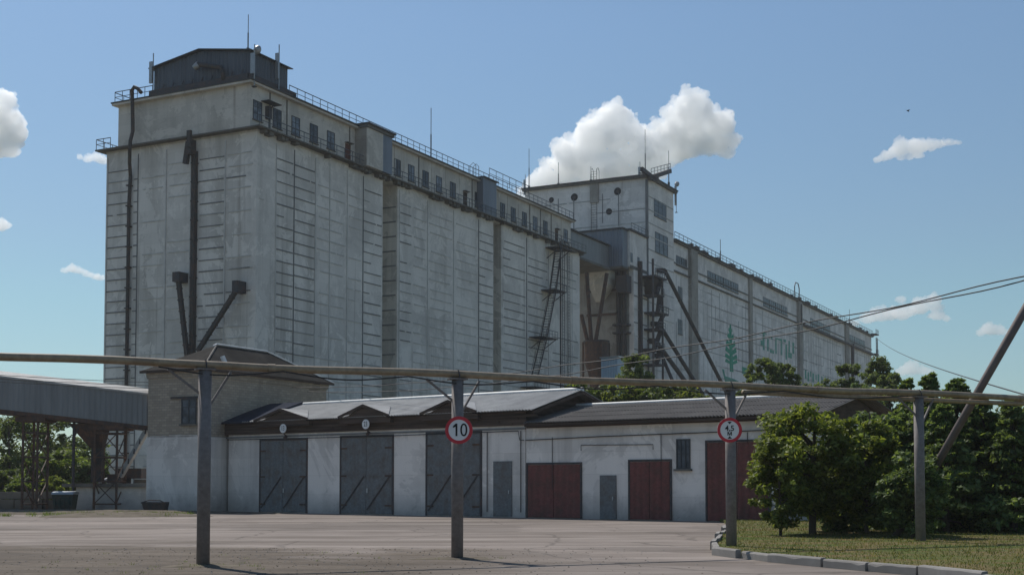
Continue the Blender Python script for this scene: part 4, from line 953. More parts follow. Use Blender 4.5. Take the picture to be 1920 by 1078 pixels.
# diagonal strut conveyor
pa, pb = at(279, 800, 86.8), at(226, 893, 87.5)
b = MB(); b.beam(pa, pb, .32, .3, M['galv']); b.beam(pb + Vector((0, 0, -.1)), (pb.x - .6, pb.y, 1.95), .6, .4, M['steel'])
for k in range(5): q_ = pa + (pb - pa) * (k / 5 + .1); b.beam(q_ + Vector((0, 0, -.15)), q_ + Vector((.05, 0, .2)), .38, .1, M['steel'])
o = b.build('loading_spout'); tag(o, 'slanting grey loading spout between the gallery end and the white ramp', 'spout')
# white ramp / platform
c0_, c1_ = at(140, 908, 87.0), at(278, 908, 87.0)
rp = thing('loading_platform', 'low white loading platform with a concrete slab top beside the brick tower', 'platform', (c0_.x, 87.0, 0))
LP_ = c1_.x - c0_.x
b = MB(); b.box(.1, LP_ + .3, 0, 4, .1, 1.62, M['plaster']); b.box(.1, LP_ + .3, -.05, 0, 0, .09, M['ridge']); b.build('wall', rp)
b = MB(); b.box(-.7, LP_ + .3, -.45, 4.3, 1.63, 1.86, M['concrete']); b.build('slab', rp)
b = MB(); b.box(1.8, 2.9, 1.2, 3.0, 1.87, 2.5, M['steel']); b.box(2.2, 4.0, 1.6, 3.4, 2.2, 2.9, M['steel']); b.box(3.4, LP_ + .2, 2.0, 3.5, 1.87, 2.15, M['concrete']); b.tube([(1.0, 2, 1.9), (2.4, 2, 2.5)], .12, M['galv'], 8); b.build('machinery', rp)
# ruined concrete wall
a0, a1 = at(-200, 930, 88.5), at(166, 930, 88.5)
cw = MB(); Lc = a1.x - a0.x; hw_ = at(100, 925, 88.5).z
pos = 0
while pos < Lc:
    l = min(rnd.uniform(1.4, 2.4), Lc - pos); off = rnd.uniform(-.1, .1); cw.box(pos, pos + l - .06, off, off + .5, 0, .75 + rnd.uniform(-.05, .05), M['concrete']); pos += l
pos = 0
while pos < Lc:
    l = min(rnd.uniform(2.5, 4.0), Lc - pos); cw.box(pos, pos + l - .05, .06, .46, .82, 1.3 + rnd.uniform(-.08, .04), M['concrete']); pos += l
o = cw.build('concrete_wall'); o.location = (a0.x, 88.5, 0); tag(o, 'low dark wall of stacked concrete blocks under the conveyor gallery', 'wall')
c = at(122, 950, 84.5); bn = thing('waste_bin', 'dark green waste container with pale lid edge in front of the low wall', 'waste bin', (c.x, 84.5, 0))
b = MB(); V = [(-.55, -.45, .12), (.55, -.45, .12), (.55, .45, .12), (-.55, .45, .12), (-.68, -.55, 1.15), (.68, -.55, 1.15), (.68, .55, 1.15), (-.68, .55, 1.15)]
b.add(V, [(0, 3, 2, 1), (0, 1, 5, 4), (1, 2, 6, 5), (2, 3, 7, 6), (3, 0, 4, 7), (4, 5, 6, 7)], M['bin'])
for k in range(4): b.box(-.5 + k * .3, -.44 + k * .3, -.56, -.46, .2, 1.1, M['bin'])
b.build('body', bn); b = MB(); b.prism([(-.72, -.6, 1.16), (-.72, .6, 1.16), (-.72, .55, 1.28), (-.72, 0, 1.36), (-.72, -.55, 1.28)], (1.44, 0, 0), M['galv']); b.build('lid', bn)
b = MB()
for x in (-.5, .5):
    for y in (-.4, .4): b.tube([(x - .03, y, .08), (x + .03, y, .08)], .08, M['cable'], 10)
b.build('wheels', bn)
c = at(289, 955, 82.0); sk = thing('scrap_skip', 'small dark dented skip at the foot of the brick tower', 'skip', (c.x, 82.0, 0))
b = MB(); V = [(-.5, -.4, 0), (.7, -.4, 0), (.7, .5, 0), (-.5, .5, 0), (-.65, -.55, .7), (.8, -.5, .7), (.8, .6, .7), (-.65, .6, .7)]; b.add(V, [(0, 1, 5, 4), (1, 2, 6, 5), (2, 3, 7, 6), (3, 0, 4, 7), (0, 3, 2, 1), (4, 5, 6, 7)], M['steel']); b.box(-.68, .83, -.58, -.5, .62, .7, M['steel']); b.build('body', sk)
b = MB(); b.tube([(-.6, -.5, .68), (-.2, -.5, .82), (.5, -.5, .8), (.75, -.5, .68)], .04, M['steel'], 6); b.build('rim', sk)

# ================================================================== overhead pipe
ZPI = 4.62
def pipe_pt(x): # point on the straight pipe run seen at pixel column x
    y = 668 + .0403 * x; d_ = ray(x, y); return O + d_ * ((ZPI - HC) / d_.z)
pA, pB = pipe_pt(0), pipe_pt(1920); dP = (pB - pA).normalized()
start, end = pA - dP * 8, pB + dP * 8; Lp = (end - start).length
pipe = thing('overhead_pipe', 'long weathered brown pipe carried across the yard on posts, the upper of two', 'pipe', start, 0)
b = MB(); pts = []
for k in range(41):
    f = k / 40; pts.append(dP * (Lp * f) + Vector((0, 0, .02 * math.sin(k * .9) + rnd.uniform(-.008, .008))))
b.tube(pts, .092, M['pipe'], 14); b.build('pipe_run', pipe, True)
for k in range(5, 40, 7): p = pts[k]; b = MB(); b.tube([p - dP * .09, p + dP * .09], .108, M['pipe'], 14); b.build('weld_collar', pipe)
pc3 = pipe_pt(1420); st2 = pc3 + Vector((0, .06, -.165)); L2 = (end - pc3).length
p2o = MB(); p2o.tube([st2 - dP * .5, st2 + dP * (L2 * .5) + Vector((0, 0, -.03)), st2 + dP * L2], .07, M['pipe'], 12); o = p2o.build('lower_pipe', None, True); tag(o, 'thinner pipe slung just below the long pipe in front of the trees', 'pipe')
def pipe_post(xp, label, base_px):
    p = pipe_pt(xp); r = thing('pipe_post', label, 'pipe post', (p.x, p.y, 0), math.atan2(dP.y, dP.x), 'posts carrying the overhead pipe')
    zt = p.z - .11; b = MB(); b.tube([(0, 0, -.2), (0, 0, zt)], .15, M['post'], 20); b.tube([(0, 0, -.05), (0, 0, .04)], .24, M['concrete'], 9); po = b.build('post', r, False)
    for f in po.data.polygons: f.use_smooth = len(f.vertices) == 4
    b = MB(); b.box(-.22, .22, -.16, .16, zt - .02, zt + .02, M['post']); b.tube([(0, -.13, zt), (0, -.13, zt + .1), (0, -.05, zt + .22), (0, .05, zt + .22), (0, .13, zt + .1), (0, .13, zt)], .015, M['steel'], 6); b.build('saddle', r)
    for dx, dz in ((-.85, .55), (.6, .8)):
        b = MB(); b.beam((dx, 0, zt - .03), (math.copysign(.13, dx), 0, zt - dz), .05, .05, M['post']); b.build('brace', r)
    return r
P1 = pipe_post(385, 'grey steel pipe post in front of the brick tower', 1060); P2 = pipe_post(858, 'grey steel pipe post that carries the round speed sign', 1047)
P3 = pipe_post(1369, 'grey steel pipe post that carries the height limit sign', 1035); P4 = pipe_post(1722, 'grey steel pipe post in front of the dark trees', 1020)
# cable slung under the pipe
b = MB(); cp = []
for k in range(121):
    f = k / 120; x = 300 + (1700 - 300) * f; p = pipe_pt(x); sag = .1 + .14 * abs(math.sin(f * PI * 6.0)) ** 1.2; cp.append(p + Vector((0, -.12, -sag)))
b.tube(cp, .018, M['cable'], 6); o = b.build('slung_cable'); tag(o, 'black cable drooping in loops below the long overhead pipe', 'cable')
# signs
def road_sign(P, xs, ys, label, kind, name):
    Y = P.location.y - .25; c = at(xs, ys, Y); r = thing(name, label, 'road sign', c, 0)
    b = MB(); b.tube([(0, .012, 0), (0, -.008, 0)], .345, M['signwhite'], 48); b.build('plate', r)
    b = MB(); n = 48; V = []; Fs = []
    for k in range(n):
        a = 2 * PI * k / n
        for rr, yy in ((.345, -.009), (.262, -.009), (.262, -.014), (.345, -.014)): V.append((rr * math.cos(a), yy, rr * math.sin(a)))
    for k in range(n):
        j = (k + 1) % n
        for q_ in range(4): Fs.append((k * 4 + q_, j * 4 + q_, j * 4 + (q_ + 1) % 4, k * 4 + (q_ + 1) % 4))
    b.add(V, Fs, M['signred']); b.build('red_ring', r)
    if kind == '10':
        b = MB(); b.prism([(x_, -.009, z_) for x_, z_ in ((-.038, .165), (-.038, -.15), (-.085, -.15), (-.085, .085), (-.15, .055), (-.15, .098), (-.08, .165))], (0, -.006, 0), M['signblack']); b.build('digit', r)
        b = MB(); V = []; Fs = []; n = 36
        for k in range(n):
            a = 2 * PI * k / n; ca, sa_ = math.cos(a), math.sin(a)
            for f_, yy in ((1, -.009), (0, -.009), (0, -.015), (1, -.015)): V.append((.122 + (.088 - .042 * f_) * math.copysign(abs(ca) ** .85, ca), yy, .007 + (.16 - .04 * f_) * sa_))
        for k in range(n):
            j = (k + 1) % n
            for q_ in range(4): Fs.append((k * 4 + q_, j * 4 + q_, j * 4 + (q_ + 1) % 4, k * 4 + (q_ + 1) % 4))
        b.add(V, Fs, M['signblack']); b.build('digit', r)
    else:
        text('4,5', .215, r, (0, -.0115, .045), (PI / 2, 0, 0), M['signblack'], .003, 'digits', 1.0, offset=.003)
        text('м', .19, r, (0, -.0115, -.09), (PI / 2, 0, 0), M['signblack'], .003, 'unit', 1.0, offset=.003)
        for sg in (1, -1):
            b = MB(); b.prism([(-.06, -.009, sg * .235), (.06, -.009, sg * .235), (0, -.009, sg * .165)], (0, -.006, 0), M['signblack']); b.build('arrowhead', r)
    b = MB(); b.box(-.3, .3, .02, .05, -.03, .03, M['steel']); b.box(-.17, .17, .05, .1, -.05, .05, M['steel']); b.build('bracket', r)
road_sign(P2, 860.5, 806, 'round red-ringed speed limit sign reading 10', '10', 'speed_limit_sign'); road_sign(P3, 1368, 806, 'round red-ringed height limit sign reading 4,5 м', 'h', 'height_limit_sign')
# stay pole
q0, q1 = at(1665, 946, 43.5), at(1985, 470, 40.0)
b = MB(); b.tube([(q0.x, q0.y, -.3 if q0.z > 0 else q0.z), q1], .12, M['poleconc'], 16, True, .14); o = b.build('stay_pole', None, True); tag(o, 'thick slanting stay pole rising out of the trees', 'pole')
# off-frame pole it props is out of the picture; cables run from it
pole_top = at(1990, 505, 39.8); tend = T.w((9.5, -.1, zE - .6))
SAG = 1.0
def sag_cable(a, c, sag, r, name, label, ph=0.0, tw_=.0, group=None):
    b = MB(); pts = []; a, c = Vector(a), Vector(c)
    for k in range(81):
        f = k / 80; p = a + (c - a) * f; p.z -= sag * 4 * f * (1 - f); p.z += tw_ * math.sin(f * 46 + ph) * (1 - f) ; p.x += tw_ * math.cos(f * 46 + ph) * (1 - f); pts.append(p)
    b.tube(pts, r, M['cable'], 6); o = b.build(name); tag(o, label, 'cable', group); return o
sag_cable(pole_top, tend, SAG, .022, 'power_cable', 'upper of the two black cables sweeping up past the far silo', 0, .06)
sag_cable(pole_top + Vector((0, 0, -.02)), Vector(tend) + Vector((1, 0.6, -.25)), SAG + .2, .022, 'power_cable', 'lower of the two black cables sweeping up past the far silo', PI, .06)
e0 = A.w((s1635 + 3, -1, 0)); e1 = at(2000, 762, 60); sag_cable((e0.x, e0.y, ZR), e1, 1.2, .05, 'thin_wire', 'very thin lone wire descending across the sky from the far silo', 0, 0)
for k, (ya, yb, lab) in enumerate(((699, 724, 'uppermost thin wire crossing above the conveyor gallery'), (706, 729, 'middle thin wire crossing above the conveyor gallery'), (712, 734, 'lowest thin wire crossing above the conveyor gallery'))):
    a, c = at(-60, ya, 80), at(600, yb - 4, 95); sag_cable(a, c, .25, .018, 'thin_wire', lab, 0, 0, 'wires above the conveyor gallery')

# ================================================================== kerb, lawn
kp = [gnd(1338, 1030), gnd(1343, 1040), gnd(1440, 1053), gnd(1545, 1063), gnd(1720, 1079), gnd(1990, 1110)]
kp = [Vector((p.x, p.y, 0)) for p in kp]
lawn_poly = [(p.x + .1, p.y + .12) for p in kp] + [(40, 18), (60, 64), (10.2, 64), (9.8, 58)]
b = MB(); n = len(lawn_poly)
V = [(x, y, .15) for x, y in lawn_poly] + [(x, y, -.05) for x, y in lawn_poly]
b.add(V, [tuple(range(n))] + [(i, n + i, n + (i + 1) % n, (i + 1) % n) for i in range(n)], M['lawn']); o = b.build('lawn'); tag(o, 'dry patchy grass verge behind the broken kerb', None, None, 'structure')
far = [Vector((9.7, 58, 0)), kp[0]]
stones = []
def kerb_run(P):
    for p, q_ in zip(P[:-1], P[1:]):
        L = (q_ - p).length; k = max(1, round(L / 1.9))
        for i in range(k): stones.append((p + (q_ - p) * (i / k), p + (q_ - p) * ((i + 1) / k)))
kerb_run(far + kp[1:])
b = MB()
for i, (p, q_) in enumerate(stones):
    dv = (q_ - p).normalized(); nn = Vector((-dv.y, dv.x, 0));  g = rnd.uniform(.015, .06); h = .23 + rnd.uniform(-.06, .04)
    j = nn * rnd.uniform(-.09, .09); a, c = p + dv * g + j, q_ - dv * g + j
    V = []
    segs = 6
    for k in range(segs + 1):
        m_ = a + (c - a) * (k / segs); ch = rnd.uniform(0, .02) + (rnd.uniform(.0, .05) if rnd.random() < .15 else 0)
        for (o_, z_) in ((-.08, -.05), (-.08, h - .03 - ch), (-.055, h - ch * .6), (.07, h), (.08, -.05)): V.append(m_ + nn * o_ + Vector((0, 0, z_)))
    Fs = [(k * 5 + r_, (k + 1) * 5 + r_, (k + 1) * 5 + (r_ + 1) % 5, k * 5 + (r_ + 1) % 5) for k in range(segs) for r_ in range(5)] + [(4, 3, 2, 1, 0), tuple(segs * 5 + r_ for r_ in range(5))]
    b.add(V, Fs, M['kerb'])
o = b.build('kerb'); tag(o, 'chipped pale concrete kerb stones edging the grass verge', None, None, 'structure')
b = MB(); rg = np.random.default_rng(5); V = []; Fs = []
def inpoly(x, y, P):
    c = False; j = len(P) - 1
    for i in range(len(P)):
        if (P[i][1] > y) != (P[j][1] > y) and x < (P[j][0] - P[i][0]) * (y - P[i][1]) / (P[j][1] - P[i][1]) + P[i][0]: c = not c
        j = i
    return c
cnt = 0
while cnt < 26000:
    x = rg.uniform(5, 19); y = rg.uniform(20, 61)
    if not inpoly(x, y, lawn_poly): continue
    a = rg.uniform(0, PI); h = rg.uniform(.02, .09); w_ = .012; lx, ly = rg.normal(0, .03, 2); k = len(V)
    V += [(x - w_ * math.cos(a), y - w_ * math.sin(a), .148), (x + w_ * math.cos(a), y + w_ * math.sin(a), .148), (x + lx, y + ly, .15 + h)]; Fs.append((k, k + 1, k + 2)); cnt += 1
b.add(V, Fs, M['blade']); o = b.build('grass'); tag(o, 'short dry grass growing on the verge', 'grass', None, 'stuff')

def mound(name, label, cx, cy, rx, ry, h, mat, seed):
    rg_ = random.Random(seed); b = MB(); nr, na = 8, 40; V = [(cx, cy, h)]
    wob = [1 + .22 * math.sin(3 * a + seed) + .12 * math.sin(7 * a + 2 * seed) for a in [2 * PI * k / na for k in range(na)]]
    for i in range(1, nr + 1):
        f = i / nr
        for k in range(na):
            a = 2 * PI * k / na; V.append((cx + rx * f * wob[k] * math.cos(a), cy + ry * f * wob[k] * math.sin(a), h * (1 - f ** 2) + (rg_.uniform(-.2, .3) * h if i < nr else -.02)))
    Fs = [(0, 1 + k, 1 + (k + 1) % na) for k in range(na)] + [(1 + (i - 1) * na + k, 1 + i * na + k, 1 + i * na + (k + 1) % na, 1 + (i - 1) * na + (k + 1) % na) for i in range(1, nr) for k in range(na)]
    b.add(V, Fs, mat); o = b.build(name, None, True); tag(o, label, None, None, 'structure')
M['dirt'] = m_plain('brown_dirt', (.115, .095, .07), .95, .45, 1.2)
mound('dirt_ground', 'low bank of brown dirt under the conveyor gallery', -30, 80.5, 13, 3.0, .22, M['dirt'], 1)
mound('dirt_ground', 'low weedy dirt patch by the foot of the brick tower', -22.5, 74.5, 4.6, 3.2, .2, M['dirt'], 2)
mound('dirt_ground', 'ring of dirt round the first pipe post', P1.location.x, P1.location.y, .9, .6, .05, M['dirt'], 3)
mound('dirt_ground', 'ring of dirt round the second pipe post', P2.location.x, P2.location.y, 1.1, .6, .04, M['dirt'], 4)

# ================================================================== trees
def leaves(centers, radii, flat, per, leaf, rng, updir=.5):
    """leaf rhombs scattered round clump centres; returns verts, faces"""
    C = np.repeat(np.array(centers), per, axis=0); Rr = np.repeat(np.array(radii), per)
    n = len(C); off = rng.normal(0, 1, (n, 3)); off /= np.linalg.norm(off, axis=1)[:, None]
    off *= (rng.uniform(0, 1, n) ** .45)[:, None]; off[:, 2] *= flat
    P = C + off * Rr[:, None]
    nrm = rng.normal(0, 1, (n, 3)); nrm[:, 2] += updir * 2; nrm += off * .8; nrm /= np.linalg.norm(nrm, axis=1)[:, None]
    t = rng.normal(0, 1, (n, 3)); t -= nrm * (t * nrm).sum(1)[:, None]; t /= np.linalg.norm(t, axis=1)[:, None]
    u = np.cross(nrm, t); sz = leaf * rng.uniform(.55, 1.35, n)[:, None]
    V = np.empty((n, 4, 3)); V[:, 0] = P - t * sz; V[:, 1] = P + u * sz * .5 - nrm * sz * .12; V[:, 2] = P + t * sz; V[:, 3] = P - u * sz * .5 - nrm * sz * .12
    return V.reshape(-1, 3), np.arange(n * 4).reshape(-1, 4)

def fast_mesh(name, V, Fq, mat, parent):
    me = bpy.data.meshes.new(name); n = len(V); k = len(Fq)
    me.vertices.add(n); me.vertices.foreach_set('co', V.astype(np.float32).ravel())
    me.loops.add(k * 4); me.loops.foreach_set('vertex_index', Fq.astype(np.int32).ravel())
    me.polygons.add(k); me.polygons.foreach_set('loop_start', np.arange(0, k * 4, 4, dtype=np.int32))
    me.materials.append(mat); me.update(calc_edges=True); me.validate()
    o = bpy.data.objects.new(name, me); COL.objects.link(o); o.parent = parent; return o

def tree(name, label, loc, H, R, ch0, kind, ncl, per, leaf, mat, seed, group=None, cat='tree', trunk_r=.14, zmid=None):
    """H total height, R crown radius, ch0 height where the crown begins"""
    rng = np.random.default_rng(seed); r = thing(name, label, cat, loc, float(rng.uniform(0, 6)), group)
    cs, rs = [], []; hc = H - ch0
    for i in range(ncl):
        if kind == 'cone':
            f = rng.uniform(0, 1) ** .8; z = ch0 + hc * f; rad = R * (1 - f * .92) * rng.uniform(.55, 1.0); a = rng.uniform(0, 2 * PI)
            cs.append((rad * math.cos(a), rad * math.sin(a), z - .12 * rad)); rs.append(max(.10, R * .30 * (1 - f * .85)))
        elif kind == 'open':
            f = rng.uniform(0, 1); z = ch0 + hc * f; rad = R * (.45 + .55 * math.sin(PI * min(1, f * .9 + .1))) * rng.uniform(.2, 1); a = rng.uniform(0, 2 * PI)
            cs.append((rad * math.cos(a), rad * math.sin(a), z)); rs.append(R * rng.uniform(.14, .26))
        else:
            v = rng.normal(0, 1, 3); v /= np.linalg.norm(v); k = rng.uniform(.35, 1.0) ** .5 * rng.uniform(.75, 1.08)
            cs.append((v[0] * R * k, v[1] * R * k, ch0 + hc * .5 + v[2] * hc * .46 * k)); rs.append(R * rng.uniform(.16, .30))
    flat = {'cone': .3, 'open': .7, 'round': .65, 'layer': .35}[kind]
    V, Fq = leaves(cs, rs, flat, per, leaf, rng, .6)
    V[:, 2] = np.maximum(V[:, 2], .05)
    fast_mesh('crown', V, Fq, mat, r)
    b = MB(); lean = [rng.normal(0, .05) * H, rng.normal(0, .05) * H]
    tp = [Vector((0, 0, -.1)), Vector((lean[0] * .3, lean[1] * .3, H * .35)), Vector((lean[0] * .7, lean[1] * .7, H * .65)), Vector((lean[0], lean[1], H * .92))]
    b.tube(tp, [trunk_r, trunk_r * .75, trunk_r * .45, trunk_r * .12], M['bark'], 8)
    for i in rng.choice(len(cs), min(len(cs), 14 if kind != 'cone' else 6), replace=False):
        c = Vector(cs[i]); f = max(.12, min(.85, (c.z / H) * .75)); k = f * 3 / .92 if f < .92 else 2.9; i0 = min(2, int(k)); base = tp[i0] + (tp[i0 + 1] - tp[i0]) * min(1, k - i0)
        b.tube([base, base + (c - base) * .5 + Vector((0, 0, .08 * H * rng.uniform(0, .6))), c], [trunk_r * .4, trunk_r * .22, trunk_r * .06], M['bark'], 5)
    b.build('trunk', r); return r

def px_tree(name, label, x, ytop, Y, R, ch0, kind, ncl, per, leaf, mat, seed, **kw):
    t = at(x, ytop, Y); z0 = kw.pop('base', 0); return tree(name, label, (t.x, Y, z0), t.z - z0, R, ch0, kind, ncl, per, leaf, M[mat], seed, **kw)

gR = 'trees and bushes along the verge'
px_tree('leafy_bush', 'sunlit yellow-green bushy tree hiding the end of the garage wing', 1520, 742, 44.5, 1.9, .25, 'round', 135, 130, .10, 'leaf_bright', 11, group=gR)
px_tree('leafy_bush', 'low spreading bush leaning out over the red garage gate', 1462, 812, 43.5, 1.15, .1, 'round', 55, 120, .09, 'leaf_bright', 12, group=gR, cat='bush', trunk_r=.06)
px_tree('leafy_bush', 'bush with bright top sprays between the bushy tree and the fourth post', 1622, 770, 45.0, 1.35, .1, 'round', 85, 130, .10, 'leaf_bright', 13, group=gR, cat='bush', trunk_r=.08)
px_tree('leafy_bush', 'dull green rounded bush hiding the foot of the stay pole', 1708, 832, 42.0, 1.25, .0, 'round', 90, 130, .10, 'leaf_dark', 14, group=gR, cat='bush', trunk_r=.07)
px_tree('spruce', 'dark tree with flat layered boughs just behind the fourth pipe post', 1742, 702, 49, 2.15, .3, 'cone', 170, 90, .11, 'leaf_dark', 15, group=gR)
px_tree('spruce', 'dark tree with a broad domed top crossed by the stay pole', 1795, 709, 50, 2.60, .3, 'cone', 180, 90, .11, 'leaf_dark', 16, group=gR)
px_tree('spruce', 'dark slender tree showing over the pipe beside the far silo end', 1700, 712, 51, 1.95, .3, 'cone', 150, 90, .11, 'leaf_dark', 17, group=gR)
px_tree('spruce', 'dark dense tree just right of the stay pole', 1836, 742, 48, 2.47, .1, 'cone', 180, 90, .11, 'leaf_dark', 18, group=gR)
px_tree('spruce', 'dark dense tree at the right edge of the picture', 1897, 748, 47, 2.34, .1, 'cone', 180, 90, .11, 'leaf_dark', 19, group=gR)
px_tree('leafy_bush', 'lighter green bush low at the right edge of the picture', 1912, 775, 49.5, 1.3, .2, 'round', 60, 110, .1, 'leaf_mid', 20, group=gR, cat='bush')
px_tree('spruce', 'dark shaded tree low behind the fourth post', 1770, 760, 46.5, 2.34, .0, 'cone', 140, 90, .12, 'leaf_dark', 21, group=gR)
px_tree('spruce', 'shaded dark bush behind the bright-topped bush', 1650, 752, 50, 1.7, .0, 'round', 90, 110, .12, 'leaf_dark', 22, group=gR, cat='bush')
px_tree('spruce', 'dark shaded bush under the bushy tree', 1575, 800, 47, 1.8, .0, 'round', 100, 120, .12, 'leaf_dark', 23, group=gR, cat='bush')
px_tree('spruce', 'dark shaded tree beyond the frame-right bush', 1960, 745, 52, 2.2, .1, 'cone', 120, 80, .14, 'leaf_dark', 24, group=gR)
px_tree('leafy_bush', 'dull green bushy tree filling in between the fourth post and the layered trees', 1722, 738, 50.5, 2.0, .2, 'round', 120, 120, .11, 'leaf_mid', 25, group=gR)
px_tree('leafy_bush', 'mid green bushy tree just left of where the stay pole crosses the pipe', 1775, 736, 51.5, 2.1, .2, 'round', 120, 120, .11, 'leaf_dark', 26, group=gR)
px_tree('leafy_bush', 'round green tree whose top touches the pipe right of the stay pole', 1862, 752, 50.5, 2.1, .2, 'round', 120, 120, .11, 'leaf_mid', 27, group=gR)
gB = 'trees behind the garages'
for i, (x, yt, Y, R, k, mt, lab) in enumerate((
    (1085, 712, 96, 1.6, 'round', 'leaf_mid', 'small green tree at the gable end of the garage roof'),
    (1118, 716, 100, 1.7, 'round', 'leaf_mid', 'round green tree behind the slate roof below the rusty hopper'),
    (1160, 712, 98, 1.7, 'round', 'leaf_bright', 'yellow-green tree in front of the pale blue hut'),
    (1190, 668, 112, 2.0, 'open', 'leaf_far', 'taller airy tree right of the pale blue hut'),
    (1222, 714, 97, 1.7, 'round', 'leaf_mid', 'green tree below the stair tower of the square tower'),
    (1258, 712, 99, 1.5, 'round', 'leaf_bright', 'bright green tree below the slanting grain spouts'),
    (1296, 716, 98, 1.5, 'round', 'leaf_bright', 'last bright green tree left of the height limit sign'),
    (1395, 728, 110, 1.4, 'round', 'leaf_far', 'dark tree showing under the pipe right of the height limit post'),
    (1432, 676, 120, 2.0, 'open', 'leaf_far', 'dark open tree rising over the pipe in front of the green lettering'),
    (1468, 684, 125, 1.7, 'open', 'leaf_far', 'thin dark tree between the lettering and the second row of letters'),
    (1420, 735, 105, 1.6, 'round', 'leaf_dark', 'dark bush low over the slate ridge'),
    (1545, 705, 118, 2.0, 'round', 'leaf_far', 'round dull green tree under the lower green letters'),
    (1590, 686, 122, 2.0, 'open', 'leaf_far', 'spiky green tree in front of the last silo pilaster'),
    (1640, 672, 120, 2.2, 'open', 'leaf_far', 'tall drooping tree at the far end of the silo'),
    (1668, 700, 115, 1.8, 'open', 'leaf_far', 'drooping tree just beyond the far silo end'),
    (1618, 708, 112, 2.2, 'round', 'leaf_dark', 'dark round tree over the gable of the garage wing'))):
    px_tree('tree', lab, x, yt, Y, R, max(.6, at(x, yt, Y).z - R * 2.4), k, 75 if k == 'round' else 80, 90, .15, mt, 40 + i, group=gB)
gL = 'trees beyond the conveyor gallery'
for i, (x, yt, Y, R, k, c0h, mt, lab) in enumerate((
    (22, 770, 118, 3.2, 'open', 2.5, 'leaf_far', 'loose-crowned tree with bare forked stems at the left edge'),
    (62, 765, 122, 3.4, 'open', 3.0, 'leaf_far', 'loose-crowned tree behind the left trestle'),
    (100, 776, 126, 2.6, 'open', 3.5, 'leaf_far', 'thin tree with sky showing through between the trestles'),
    (8, 872, 105, 2.2, 'round', .2, 'leaf_mid', 'green bush low at the left edge behind the block wall'),
    (90, 845, 104, 2.0, 'round', .2, 'leaf_mid', 'mid green bushy tree between trestle and thin column'),
    (118, 835, 112, 2.3, 'round', .3, 'leaf_mid', 'green tree beside the thin steel column'),
    (150, 812, 128, 3.0, 'round', .5, 'leaf_dark', 'dark dense tree behind the hanging chute'),
    (100, 890, 97, 1.2, 'round', .1, 'leaf_bright', 'bright yellow-green shrub just over the block wall'),
    (45, 895, 98, 1.3, 'round', .1, 'leaf_mid', 'dull shrub just over the block wall near the left trestle'),
    (168, 850, 112, 1.6, 'round', .2, 'leaf_dark', 'dark shrub in the gap left of the elevator corner'),
    (-40, 780, 120, 3.5, 'open', 2.5, 'leaf_far', 'tree partly beyond the left edge'))):
    px_tree('tree', lab, x, yt, Y, R, c0h, k, 70 if k == 'round' else 46, 90, .19 if k == 'round' else .17, mt, 70 + i, group=gL)
# far woods on the horizon, one mass
rng = np.random.default_rng(99); cs = []; rs = []
for k in range(420):
    x = rng.uniform(-420, 520); y = rng.uniform(470, 560); cs.append((x, y, rng.uniform(1, 9))); rs.append(rng.uniform(3, 6))
V, Fq = leaves(cs, rs, .8, 60, .9, rng, .5); wd = fast_mesh('woods', V, Fq, M['leaf_far'], None); tag(wd, 'far belt of woods low on the horizon', 'woods', None, 'stuff')

# small stones and weeds on the yard
rg = np.random.default_rng(21); b = MB()
for k in range(1500):
    x = rg.normal(-6, 6); y = rg.uniform(26.5, 38); r_ = rg.uniform(.008, .03); 
    if x > 4.5: continue
    V = [(x + r_ * rg.uniform(.7, 1.3) * math.cos(a), y + r_ * rg.uniform(.7, 1.3) * math.sin(a), 0) for a in (0, 1.3, 2.6, 3.9, 5.1)] + [(x, y, r_ * rg.uniform(.5, 1.0))]
    b.add(V, [(0, 1, 5), (1, 2, 5), (2, 3, 5), (3, 4, 5), (4, 0, 5)], M['dirt'] if k % 3 else M['kerb'])
o = b.build('gravel'); tag(o, 'loose gravel and grit scattered over the yard', 'gravel', None, 'stuff')
b = MB()
tufts = [(rg.uniform(-30, -19), rg.uniform(72, 80), 40, .22) for k in range(60)] + [(P1.location.x + rg.normal(0, .5), P1.location.y + rg.normal(0, .3), 14, .08) for k in range(10)] + [(P2.location.x + rg.normal(0, .5), P2.location.y + rg.normal(0, .3), 14, .07) for k in range(8)] + [(rg.uniform(-11, -3), rg.uniform(27, 36), 10, .07) for k in range(26)]
for tx_, ty_, n_, h_ in tufts:
    for k in range(n_):
        x, y = tx_ + rg.normal(0, h_ * .8), ty_ + rg.normal(0, h_ * .8); a = rg.uniform(0, PI); w_ = h_ * .07; lx, ly = rg.normal(0, h_ * .4, 2)
        b.add([(x - w_ * math.cos(a), y - w_ * math.sin(a), -.01), (x + w_ * math.cos(a), y + w_ * math.sin(a), -.01), (x + lx, y + ly, h_ * rg.uniform(.5, 1.3))], [(0, 1, 2)], M['leaf_mid'])
o = b.build('weeds'); tag(o, 'sparse weeds sprouting from dirt and cracks', 'weeds', None, 'stuff')

# bird
bp = at(1702, 208.5, 150); bd = MB()
bd.tube([(-.16, 0, 0), (-.05, 0, .02), (.1, 0, .01), (.2, 0, .02)], [.015, .06, .05, .02], M['bird'], 8)
bd.add([(-.05, 0, .05), (.08, 0, .05), (.02, .36, .12), (-.12, .3, .1)], [(0, 1, 2, 3), (3, 2, 1, 0)], M['bird']); bd.add([(-.05, 0, .05), (.08, 0, .05), (.02, -.36, .1), (-.12, -.3, .08)], [(3, 2, 1, 0), (0, 1, 2, 3)], M['bird'])
o = bd.build('bird'); o.location = bp; o.rotation_euler = (.2, .3, .4); o.scale = (1.1, 1.1, 1.1); tag(o, 'small dark bird flying high above the right-hand trees', 'bird')

